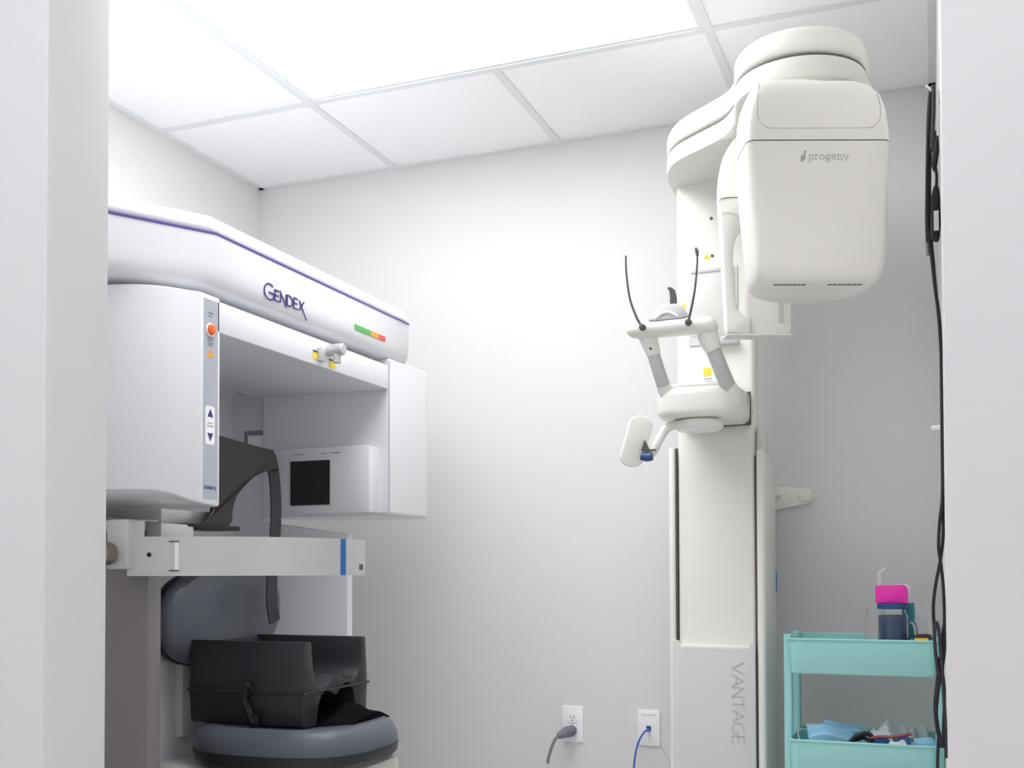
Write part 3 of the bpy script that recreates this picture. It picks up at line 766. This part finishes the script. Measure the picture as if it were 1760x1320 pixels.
part('chin_hook', MB().prism([(-0.590, 1.655), (-0.573, 1.655), (-0.5735, 1.678), (-0.578, 1.695), (-0.587, 1.702), (-0.597, 1.701), (-0.5905, 1.692), (-0.589, 1.675)], 2.562, 2.570, 'y', 0.001, 1), 'rod', ps, 'dark curved chin hook')
for pts, knob in ((((-0.697, 2.555, 1.788), (-0.695, 2.552, 1.745), (-0.686, 2.550, 1.68), (-0.668, 2.548, 1.63), (-0.656, 2.548, 1.610)), (-0.654, 2.547, 1.606)), (((-0.520, 2.555, 1.775), (-0.520, 2.552, 1.745), (-0.525, 2.550, 1.69), (-0.534, 2.548, 1.64), (-0.541, 2.548, 1.612)), (-0.541, 2.547, 1.608))):
    w_ = part('temple_rod', MB().tube(pts, [0.0022, 0.0025, 0.0027, 0.003, 0.0032], 8), 'rod', ps, 'dark thin temple rod')
    part('rod_knob', MB().lathe([(0.002, -0.009), (0.0072, -0.007), (0.0085, 0.0), (0.0085, 0.004)], knob, 'y', 16), 'rod', w_)
part('rod_pad', MB().prism([(-0.526, 1.785), (-0.522, 1.790), (-0.517, 1.782), (-0.517, 1.768), (-0.5225, 1.768)], 2.551, 2.559, 'y', 0.001, 1), 'rod', ps)
for x, z in ((-0.641, 1.558), (-0.491, 1.571)):
    part('screw', MB().lathe([(0.003, -0.0015), (0.003, 0.006)], (x, 2.575, z), 'y', 10).fn(lambda v: (v.x, v.y, v.z)), 'rod', ps)
# swivelling remote panel
pv = part('pivot_disc', MB().lathe([(0.054, 1.367), (0.060, 1.372), (0.060, 1.388), (0.05, 1.394)], (-0.547, 2.70, 0), 'z', 32), 'ivory', pano)
part('swivel_arm', MB().tube([(-0.575, 2.70, 1.384), (-0.605, 2.695, 1.385), (-0.632, 2.69, 1.372), (-0.652, 2.685, 1.338), (-0.664, 2.685, 1.315), (-0.685, 2.685, 1.310)], [0.010, 0.0115, 0.012, 0.0115, 0.011, 0.010], 14), 'ivory', pv)
ctl = MB().prism([(a * 0.030, b) for a, b in arc(0, 0.045, 1, 0, 180, 10, 0.022) + arc(0, -0.045, 1, 180, 360, 10, 0.022)], -0.014, 0.014, 'y', 0.004, 2, 0.6)
Mp = Matrix.Translation((-0.708, 2.685, 1.345)) @ Matrix.Rotation(math.radians(17), 4, 'Y') @ Matrix.Rotation(math.radians(24), 4, 'Z')
cp = part('remote_panel', ctl.xf(Mp), 'ivory', pv)
part('panel_button_cup', MB().tube([(-0.690, 2.672, 1.305), (-0.676, 2.672, 1.302), (-0.662, 2.672, 1.303)], [0.0105, 0.0115, 0.0105], 14), 'blue_dark', cp, 'blue clip behind the remote panel')
part('panel_clip', MB().prism([(-0.690, 1.318), (-0.667, 1.316), (-0.676, 1.335), (-0.681, 1.345)], 2.665, 2.676, 'y', 0.001, 1), 'rod', cp)
part('clip_lever', MB().box(-0.672, -0.652, 2.667, 2.672, 1.317, 1.321, 0.001), 'rod', cp)
part('blue_cable', MB().tube([(-0.432, 3.205, 1.04), (-0.4285, 3.205, 1.0), (-0.4285, 3.205, 0.96), (-0.433, 3.205, 0.92)], 0.003, 8), 'cord_blue', pano)

# ------------------------------------------------------------------ wall plates, plugs and cords
def plate(x0, x1, z0, z1, label):
    t = thing('wall_plate', ((x0 + x1) / 2, D - 0.006, z0), label, 'wall plate')
    part('plate', MB().prism(rrect(x0, x1, z0, z1, 0.003, 3), D - 0.006, D - 0.0002, 'y', 0.002, 2), 'plate_white', t)
    return t
op = plate(-1.142, -1.070, 0.454, 0.571, 'white power outlet plate with a grey plug in its lower socket')
ox, oz = -1.106, 0.5125
for dz in (0.0195, -0.0195):
    so = part('socket', MB().lathe([(0.0165, -0.0085), (0.0172, -0.0075), (0.0172, -0.004)], (ox, D, oz + dz), 'y', 24), 'plate_white', op)
    for dx, hh in ((-0.0062, 0.0085), (0.0062, 0.007)):
        part('slot', MB().box(ox + dx - 0.001, ox + dx + 0.001, D - 0.0089, D - 0.007, oz + dz + 0.004 - hh / 2, oz + dz + 0.004 + hh / 2), 'print_dark', so)
    part('ground_hole', MB().lathe([(0.0023, -0.0089), (0.0023, -0.007)], (ox, D, oz + dz - 0.0075), 'y', 10), 'print_dark', so)
part('plate_screw', MB().lathe([(0.003, -0.007), (0.003, -0.005)], (ox, D, oz), 'y', 12), 'silver', op)
pc = thing('power_cord', (-1.13, 3.3, 0.42), 'grey power cord with plug hanging from the power outlet', 'power cord')
px, pz = ox, oz - 0.0195
part('plug', MB().tube([(px, D - 0.009, pz), (px - 0.002, D - 0.02, pz - 0.001), (px - 0.010, D - 0.04, pz - 0.003), (px - 0.024, D - 0.058, pz - 0.010), (px - 0.030, D - 0.064, pz - 0.014)], [0.017, 0.0185, 0.018, 0.0125, 0.0095], 16), 'plug_grey', pc)
part('cord', MB().tube([(px - 0.029, D - 0.062, pz - 0.013), (px - 0.042, D - 0.070, pz - 0.030), (px - 0.058, D - 0.072, pz - 0.075), (px - 0.069, D - 0.068, pz - 0.115), (px - 0.10, D - 0.06, pz - 0.20), (px - 0.15, D - 0.05, 0.02), (px - 0.3, D - 0.1, 0.008)], 0.0052, 10), 'cord_grey', pc)
part('cord_sleeve', MB().tube([(px - 0.066, D - 0.069, pz - 0.101), (px - 0.072, D - 0.067, pz - 0.122), (px - 0.10, D - 0.06, pz - 0.20), (px - 0.13, D - 0.055, 0.15)], 0.0088, 12), 'cord_white', pc, 'white sleeve')
dp = plate(-0.886, -0.8145, 0.456, 0.569, 'white data plate with a blue network cable, nearest the ivory column')
lb = MB()
for k in range(9):
    lb.box(-0.873 + k * 0.0052, -0.873 + k * 0.0052 + 0.0034, D - 0.0066, D - 0.0055, 0.5515, 0.5515 + (0.006 if k % 3 else 0.0045))
part('label_strip', lb, 'cover_grey', dp)
part('jack', MB().box(-0.8575, -0.8435, D - 0.012, D - 0.005, 0.505, 0.519, 0.001), 'blue_dark', dp, 'blue network jack')
part('plate_screw', MB().lathe([(0.002, -0.007), (0.002, -0.005)], (-0.850, D, 0.468), 'y', 10), 'silver', dp)
bc = thing('network_cable', (-0.87, 3.33, 0.5), 'thin blue network cable hanging from the data plate', 'cable')
part('connector', MB().box(-0.855, -0.845, D - 0.026, D - 0.012, 0.503, 0.513, 0.002), 'cord_blue', bc)
part('cable', MB().tube([(-0.850, D - 0.025, 0.508), (-0.858, D - 0.040, 0.502), (-0.873, D - 0.045, 0.475), (-0.886, D - 0.042, 0.43), (-0.893, D - 0.04, 0.36), (-0.90, D - 0.04, 0.2), (-0.92, D - 0.05, 0.03), (-1.0, D - 0.1, 0.006)], 0.0032, 10), 'cord_blue', bc)
solo('telephone_wire', MB().tube([(-0.8145, D - 0.003, 0.462), (-0.807, D - 0.004, 0.448), (-0.79, D - 0.004, 0.42), (-0.775, D - 0.004, 0.38), (-0.77, D - 0.004, 0.2), (-0.765, D - 0.004, 0.03)], 0.0012, 6), 'cord_beige', 'thin beige wire running down the wall from the data plate', 'wire')

# ------------------------------------------------------------------ mint trolley and what lies on it
TX0, TX1, TY0, TY1 = -0.352, 0.004, 2.85, 3.12
tr = thing('utility_cart', (-0.17, 2.98, 0), 'mint green metal tray cart in the right corner', 'cart')
def tray(ztop, h):
    t = MB()
    o_, i_ = (TX0 + 0.002, TX1, TY0, TY1), 0.0025
    def ring(z, g, r):
        return [Vector((a, b, z)) for a, b in rrect(o_[0] + g, o_[1] - g, o_[2] + g, o_[3] - g, r, 5)]
    t.rings([ring(ztop - h + 0.004, 0.008, 0.012), ring(ztop - h, 0.006, 0.016), ring(ztop - h + 0.004, 0.003, 0.018), ring(ztop - 0.008, 0.0, 0.02), ring(ztop, 0.0, 0.02), ring(ztop, i_, 0.018), ring(ztop - h + 0.006, i_ + 0.004, 0.014)], cap=True)
    return t
def rim(ztop):
    pts = [(a, b, ztop) for a, b in rrect(TX0 + 0.001, TX1 + 0.001, TY0 - 0.001, TY1 + 0.001, 0.02, 5)]
    return MB().tube(pts + [pts[0]], 0.0032, 8, 1)
for zt, h in ((0.836, 0.088), (0.577, 0.088), (0.22, 0.088)):
    ty = part('tray', tray(zt, h), 'mint', tr)
    part('rim', rim(zt), 'mint', ty)
def post(x, y, sx):
    return MB().prism(rrect(x - 0.0105, x + 0.0105, y - 0.014, y + 0.014, 0.006, 3), 0.07, 0.846, 'z', 0.002, 1, 0.8)
for x in (TX0 - 0.0045, TX1 + 0.0066):
    for y in (TY0 + 0.045, TY1 - 0.045):
        part('post', post(x, y, 1), 'mint', tr)
for x in (TX0, TX1 - 0.02):
    for y in (TY0 + 0.045, TY1 - 0.045):
        part('caster', MB().lathe([(0.012, -0.01), (0.034, -0.009), (0.034, 0.009), (0.012, 0.01)], (x, y, 0.0345), 'x', 20), 'black', tr)
def bottle_glass(prof_out, th_, loc):
    pr = prof_out + [(max(0.002, r - th_), z) for r, z in prof_out[::-1][:-1]] + [(0.002, prof_out[0][1] + th_)]
    return MB().lathe([(0.002, prof_out[0][1])] + pr, loc, 'z', 32)
JX, JY, JZ = -0.098, 2.915, 0.756
TB = 0.756
jar = thing('mason_jar', (JX, JY, JZ), 'clear glass handled jar with blue lid and dark blue contents on the cart', 'jar')
jp = [(0.034, 0.0), (0.0375, 0.004), (0.0375, 0.136), (0.036, 0.143), (0.0325, 0.149), (0.0320, 0.158), (0.0325, 0.160)]
part('glass_body', bottle_glass(jp, 0.0025, (JX, JY, JZ)), 'glass', jar)
part('contents', MB().lathe([(0.030, 0.005), (0.0335, 0.008), (0.0345, 0.136), (0.032, 0.142), (0.005, 0.142)], (JX, JY, JZ), 'z', 28), 'navy_fill', jar, 'dark blue contents')
part('lid', MB().lathe([(0.0365, 0.158), (0.038, 0.160), (0.038, 0.170), (0.036, 0.172), (0.01, 0.172)], (JX, JY, JZ), 'z', 32), 'lid_blue', jar, 'blue lid')
part('handle', MB().tube([(JX + 0.036, JY - 0.004, JZ + 0.128), (JX + 0.052, JY - 0.008, JZ + 0.120), (JX + 0.055, JY - 0.009, JZ + 0.085), (JX + 0.05, JY - 0.008, JZ + 0.05), (JX + 0.036, JY - 0.004, JZ + 0.036)], 0.0045, 10), 'glass', jar)
pk = MB().prism([(JX - 0.040, 0.0)] + [(JX + 0.037, 0.0)] + arc(JX + 0.023, 0.033, 0.014, 0, 90, 6) + [(JX - 0.040, 0.046)], JY - 0.038, JY - 0.030, 'y', 0.001, 1)
pk.fn(lambda v: (v.x, v.y, v.z + JZ + 0.172))
pkt = thing('pink_card_pack', (JX, JY, JZ + 0.172), 'bright pink rounded packet standing on the blue jar lid', 'packet')
part('pack', MB().prism([(JX - 0.041, 0), (JX + 0.036, 0)] + arc(JX + 0.022, 0.033, 0.014, 0, 90, 6) + [(JX - 0.041, 0.045)], JY - 0.02, JY + 0.012, 'y', 0.002, 2).fn(lambda v: (v.x, v.y, v.z + JZ + 0.1725)), 'pink', pkt)
part('back_card', MB().prism([(JX - 0.0, 0), (JX + 0.044, 0)] + arc(JX + 0.030, 0.036, 0.012, 0, 90, 6) + [(JX, 0.048)], JY + 0.013, JY + 0.018, 'y', 0.001, 1).fn(lambda v: (v.x, v.y, v.z + JZ + 0.1725)), 'film_white', pkt)
gx, gy = -0.145, 2.965
solo('glass_jar', bottle_glass([(0.022, 0.0), (0.024, 0.003), (0.024, 0.130), (0.021, 0.142), (0.0185, 0.148), (0.0185, 0.160)], 0.002, (gx, gy, TB)), 'glass', 'slim clear empty glass jar beside the blue filled jar', 'jar')
bh = thing('bent_straw', (-0.133, 3.0, TB), 'pale translucent bent straw standing behind the pink packet', 'straw')
part('straw', MB().tube([(-0.126, 3.0, TB + 0.001), (-0.130, 3.0, TB + 0.15), (-0.134, 3.0, TB + 0.238), (-0.130, 3.0, TB + 0.252), (-0.117, 3.0, TB + 0.262)], [0.006, 0.006, 0.006, 0.005, 0.003], 10), 'clear_film', bh)
solo('teal_box', MB().box(-0.075, -0.047, 2.955, 2.985, TB, 0.928, 0.002), 'teal', 'narrow teal box standing behind the jar handle', 'box')
def crumple(x0, x1, y0, y1, z0, hgt, seed, nx=18, ny=16, curve=0.4, th_=0.001):
    rnd = random.Random(seed)
    ph = [rnd.uniform(0, 6.28) for _ in range(8)]
    top = []
    for i in range(nx + 1):
        for j in range(ny + 1):
            u, v = i / nx, j / ny
            env = (math.sin(PI * u) * math.sin(PI * v)) ** curve
            z = z0 + hgt * env * (0.55 + 0.25 * math.sin(7 * u + ph[0]) * math.sin(6 * v + ph[1]) + 0.2 * math.sin(13 * u + 5 * v + ph[2]) + 0.05 * rnd.uniform(-1, 1))
            edge = min(1.0, 5 * min(u, 1 - u, v, 1 - v))
            z = 0.499 + (z - 0.499) * edge ** 0.5      # the rim of the heap rests on the tray floor
            top.append(Vector((x0 + (x1 - x0) * u + 0.006 * math.sin(9 * v + ph[3]), y0 + (y1 - y0) * v + 0.005 * math.sin(8 * u + ph[4]), z)))
    n = len(top)
    bot = [p - Vector((0, 0, th_)) for p in top]
    fs = []
    for i in range(nx):
        for j in range(ny):
            a, b, c, d = i * (ny + 1) + j, (i + 1) * (ny + 1) + j, (i + 1) * (ny + 1) + j + 1, i * (ny + 1) + j + 1
            fs += [(a, b, c, d), (n + d, n + c, n + b, n + a)]
    brd = [i * (ny + 1) for i in range(nx + 1)] + [nx * (ny + 1) + j for j in range(1, ny + 1)] + [i * (ny + 1) + ny for i in range(nx - 1, -1, -1)] + [j for j in range(ny - 1, 0, -1)]
    for a, b in zip(brd, brd[1:] + brd[:1]):
        fs.append((b, a, n + a, n + b))
    return MB().raw(top + bot, fs)
cpk = thing('marker_packet', (-0.025, 2.905, TB), 'small blue and yellow packet at the right end of the top tray', 'packet')
part('yellow_band', MB().box(-0.046, -0.014, 2.87, 2.92, TB, TB + 0.087, 0.002), 'yellow', cpk)
part('blue_end', MB().box(-0.058, -0.046, 2.87, 2.92, TB, TB + 0.085, 0.002), 'blue', cpk)
part('blue_end', MB().box(-0.014, 0.0, 2.87, 2.92, TB, TB + 0.085, 0.002), 'blue', cpk)
part('brown_top', MB().prism([(-0.05, 0.087), (-0.005, 0.087), (-0.008, 0.094), (-0.02, 0.0965), (-0.04, 0.094)], 2.875, 2.92, 'y', 0.001, 1).fn(lambda v: (v.x, v.y, v.z + TB)), 'brown', cpk)
bagm = MB()
rgb_ = []
rnd = random.Random(5)
for k in range(9):
    t = k / 8
    rw = 0.034 * (1 - 0.55 * t) * (0.9 + 0.2 * rnd.random())
    rgb_.append([Vector((-0.028 - 0.012 * t + rw * math.cos(a) * (1 + 0.18 * math.sin(3 * a + k)), 3.015 + rw * 1.2 * math.sin(a) * (1 + 0.18 * math.sin(4 * a + 2 * k)), TB + 0.002 + 0.155 * t)) for a in [2 * PI * i / 14 for i in range(14)]])
bagm.rings(rgb_)
solo('clear_bag', bagm, 'clear_film', 'crumpled clear plastic bag in the back right of the top tray', 'plastic bag', smooth=15)
# middle tray: masks, wrapped glasses, cable ties
TM = 0.498
def face_mask(x, y, rz, tilt, label, seed, hue='mask_blue', z=TM, k=1.0):
    t = thing('face_mask', (x, y, z), label, 'face mask', None)
    body = MB()
    rw = []
    n = 9
    rnd = random.Random(seed)
    for i in range(n + 1):
        v = i / n
        row = []
        for j in range(15):
            u = j / 14
            zz = 0.030 * math.sin(PI * v) ** 0.7 * (0.5 + 0.7 * math.sin(PI * u)) + (0.0045 if i % 2 else -0.002) + 0.008 * math.sin(5 * u + seed)
            row.append(Vector(((u - 0.5) * 0.115, (v - 0.5) * 0.085, zz + 0.03)))
        rw.append(row)
    back = [[p - Vector((0, 0, 0.002)) for p in r] for r in rw]
    body.rings(rw, cap=False, closed=False)
    body.rings([r[::-1] for r in back], cap=False, closed=False)
    M_ = Matrix.Translation((x, y, z)) @ Matrix.Rotation(rz, 4, 'Z') @ Matrix.Rotation(tilt, 4, 'X') @ Matrix.Scale(k, 4)
    body.v = [M_ @ v for v in body.v]
    part('mask_body', body, hue, t)
    fl = MB().raw([(-0.058, -0.044, 0.026), (0.058, -0.044, 0.026), (0.052, -0.024, 0.046), (-0.05, -0.026, 0.045), (-0.058, -0.046, 0.025), (0.058, -0.046, 0.025), (0.052, -0.026, 0.044), (-0.05, -0.028, 0.043)], [(0, 1, 2, 3), (7, 6, 5, 4), (0, 4, 5, 1), (1, 5, 6, 2), (2, 6, 7, 3), (3, 7, 4, 0)]).xf(M_)
    part('lining', fl, 'mask_white', t)
    lo = MB()
    for sx in (-1, 1):
        lo.tube([(sx * 0.056, -0.035, 0.03), (sx * 0.078, -0.02, 0.045), (sx * 0.08, 0.02, 0.04), (sx * 0.056, 0.035, 0.03)], 0.0013, 6)
    part('ear_loops', lo.xf(M_), 'mask_white', t)
    return t
face_mask(-0.262, 2.955, 0.25, 0.75, 'pale blue face mask at the left end of the middle tray', 1, z=0.548)
face_mask(-0.222, 3.05, -0.5, 1.15, 'pale blue face mask standing up behind another at the left of the middle tray', 2, z=0.550)
face_mask(-0.040, 2.915, 0.35, 0.6, 'pale blue face mask at the right end of the middle tray beside a white packet', 3, z=0.553, k=0.62)
bt = MB()
bt.tube([(-0.205, 2.88, 0.572), (-0.185, 2.882, 0.592), (-0.160, 2.885, 0.598), (-0.148, 2.88, 0.585), (-0.150, 2.89, 0.560)], 0.006, 8)
bt.tube([(-0.195, 2.90, 0.578), (-0.170, 2.895, 0.585), (-0.150, 2.89, 0.572), (-0.140, 2.89, 0.555)], 0.0055, 8)
bt.tube([(-0.205, 2.88, 0.572), (-0.203, 2.90, 0.54), (-0.20, 2.92, TM + 0.002)], 0.006, 8)
solo('black_strap', bt, 'black', 'small looped black strap between the masks on the middle tray', 'strap')
wg = thing('sunglasses', (-0.105, 2.9, 0.57), 'red framed blue lens glasses lying under plastic in the middle tray', 'glasses')
for dx, mt in ((-0.022, 'lens_blue'), (0.026, 'lens_blue')):
    ln_ = MB().prism([(a * 0.022 + dx - 0.105, b * 0.014 + 0.580 + dx * 0.15) for a, b in superell(1, 1, 2.6, 18)], 2.876, 2.880, 'y', 0.001, 1)
    part('lens', ln_, mt, wg)
part('brow_bar', MB().tube([(-0.152, 2.877, 0.588), (-0.13, 2.874, 0.593), (-0.105, 2.873, 0.594), (-0.08, 2.874, 0.599), (-0.056, 2.878, 0.603)], 0.004, 8), 'frame_red', wg)
for x in (-0.152, -0.056):
    part('temple', MB().tube([(x, 2.878, 0.592), (x + 0.004, 2.91, 0.575), (x + 0.006, 2.95, 0.53)], 0.003, 8), 'frame_red', wg)
solo('plastic_wrap', crumple(-0.170, -0.055, 2.90, 3.06, 0.560, 0.085, 11), 'film_white', 'crumpled white plastic wrap heaped in the middle of the lower tray', 'plastic wrap', smooth=25)
solo('white_packet', crumple(-0.118, -0.045, 2.858, 2.93, 0.572, 0.026, 21, 12, 10), 'mask_white', 'flat white paper packet at the front of the middle tray', 'packet', smooth=25)
solo('clear_packet', crumple(-0.085, -0.004, 2.96, 3.08, 0.550, 0.075, 31, 14, 12), 'film_white', 'upright clear packet at the right back of the middle tray', 'packet', smooth=25)

# ------------------------------------------------------------------ cables hanging on the right wall
CY0 = 2.25
hk_ = thing('wall_hook', (0.021, CY0, 1.95), 'small white hook on the right wall holding black cables', 'hook')
part('hook_arm', MB().tube([(0.0215, CY0, 1.953), (0.010, CY0 - 0.002, 1.950), (0.003, CY0 - 0.003, 1.957), (-0.004, CY0 - 0.003, 1.964)], 0.0022, 8), 'plate_white', hk_)
part('hook_plate', MB().box(0.0195, 0.0219, CY0 - 0.012, CY0 + 0.012, 1.93, 1.975, 0.001), 'plate_white', hk_)
hc = thing('sensor_cable', (0.012, CY0, 0.7), 'long black cable doubled over the wall hook and coiled beside the cart', 'cable')
def cz(y):      # height on the wall plane from the picture row, cable hangs about 2.2 m away
    return 1.01 + (983 - y) / 1850.7 * 2.10
def cx_(x):
    return (x - 1610.5) * 0.00107 + 0.0052
def cpath(pts, dy=0):
    return [(min(0.0185, cx_(a + (1320 / 2 - b) * 0.0085 * 1)), CY0 + dy, cz(b)) for a, b in pts]
part('cable', MB().tube(cpath([(1606, 150), (1603, 190), (1601, 260), (1600, 330), (1602, 380), (1606, 430), (1612, 490), (1618, 540), (1622, 600), (1624, 680), (1625.5, 760), (1624, 850), (1619, 900), (1617, 940), (1620, 965)], 0), 0.0032, 10), 'cable_black', hc)
part('cable', MB().tube(cpath([(1609, 150), (1606, 200), (1604, 300), (1604, 380), (1609, 440), (1614, 500), (1620, 550), (1625, 620), (1628, 760), (1627, 860), (1625, 920), (1620, 965), (1613, 1000), (1608, 1040), (1609, 1080), (1611, 1120), (1618, 1165)], 0.006), 0.0032, 10), 'cable_black', hc)
part('cable', MB().tube(cpath([(1620, 965), (1624, 1000), (1630, 1040), (1632, 1080)], 0.004), 0.003, 10), 'cable_black', hc)
part('coil', MB().tube(cpath([(1616, 1160), (1611, 1120), (1610, 1085), (1613, 1070), (1617, 1085), (1620, 1120), (1624, 1180), (1629, 1260), (1632, 1300)], -0.008), 0.0032, 10), 'cable_body', hc)
part('coil', MB().tube(cpath([(1624, 1130), (1624, 1095), (1627, 1073), (1631, 1080), (1629, 1110), (1622, 1150), (1615, 1190), (1612, 1230), (1615, 1260), (1623, 1275)], -0.002), 0.0034, 10), 'cable_black', hc)
part('coil', MB().tube(cpath([(1620, 1130), (1614, 1180), (1611, 1215), (1614, 1250), (1622, 1285)], 0.008), 0.0042, 10), 'cable_black', hc)
part('coil', MB().tube(cpath([(1617, 1140), (1624, 1165), (1626, 1200), (1624, 1250), (1623, 1282)], -0.006), 0.003, 10), 'cable_black', hc)
part('coil', MB().tube(cpath([(1616, 1260), (1614, 1320), (1615, 1400), (1618, 1500)], 0.01), 0.003, 10), 'cable_black', hc)
uc = thing('usb_cable', (0.015, CY0 - 0.03, 1.5), 'short black cable with inline box and white sticker hanging from the hook', 'cable')
part('cable', MB().tube(cpath([(1611, 150), (1611, 190), (1609, 240), (1611, 265)], -0.02), 0.004, 10), 'cable_body', uc)
part('connector', MB().tube(cpath([(1610, 230), (1610, 262)], -0.02), 0.0062, 10, 1), 'cable_body', uc)
part('connector', MB().tube(cpath([(1617, 240), (1615, 265), (1612, 285), (1613, 300)], -0.024), [0.002, 0.006, 0.0065, 0.003], 10), 'cable_black', uc)
part('cable', MB().tube(cpath([(1614, 293), (1616, 310), (1615, 330)], -0.024), 0.0028, 10), 'cable_black', uc)
part('inline_box', MB().tube(cpath([(1615, 326), (1614, 345), (1614, 390), (1613, 415), (1612, 420)], -0.024), [0.004, 0.0085, 0.0095, 0.0085, 0.006], 12, 4), 'cable_black', uc)
bx = cx_(1615 + (660 - 388) * 0.0085)
part('sticker', MB().box(bx - 0.0045, bx + 0.0045, CY0 - 0.0346, CY0 - 0.0336, cz(405), cz(371)), 'plate_white', uc, 'white sticker')
dc = thing('plug_cable', (0.0, CY0 + 0.02, 1.5), 'black cable end with metal tip beside the inline box', 'cable')
part('cable', MB().tube(cpath([(1605, 152), (1602, 200), (1600, 300), (1599, 370), (1600, 412)], 0.016), 0.0035, 10), 'cable_body', dc)
part('metal_tip', MB().tube(cpath([(1600.5, 412), (1602, 434)], 0.016), 0.0052, 12, 1), 'metal', dc, 'bare metal connector tip')
solo('cable_clip', MB().box(-0.001, 0.0215, CY0 + 0.04, CY0 + 0.052, cz(736), cz(728), 0.002), 'plate_white', 'tiny white clip sticking out of the right wall halfway down the cables', 'clip')
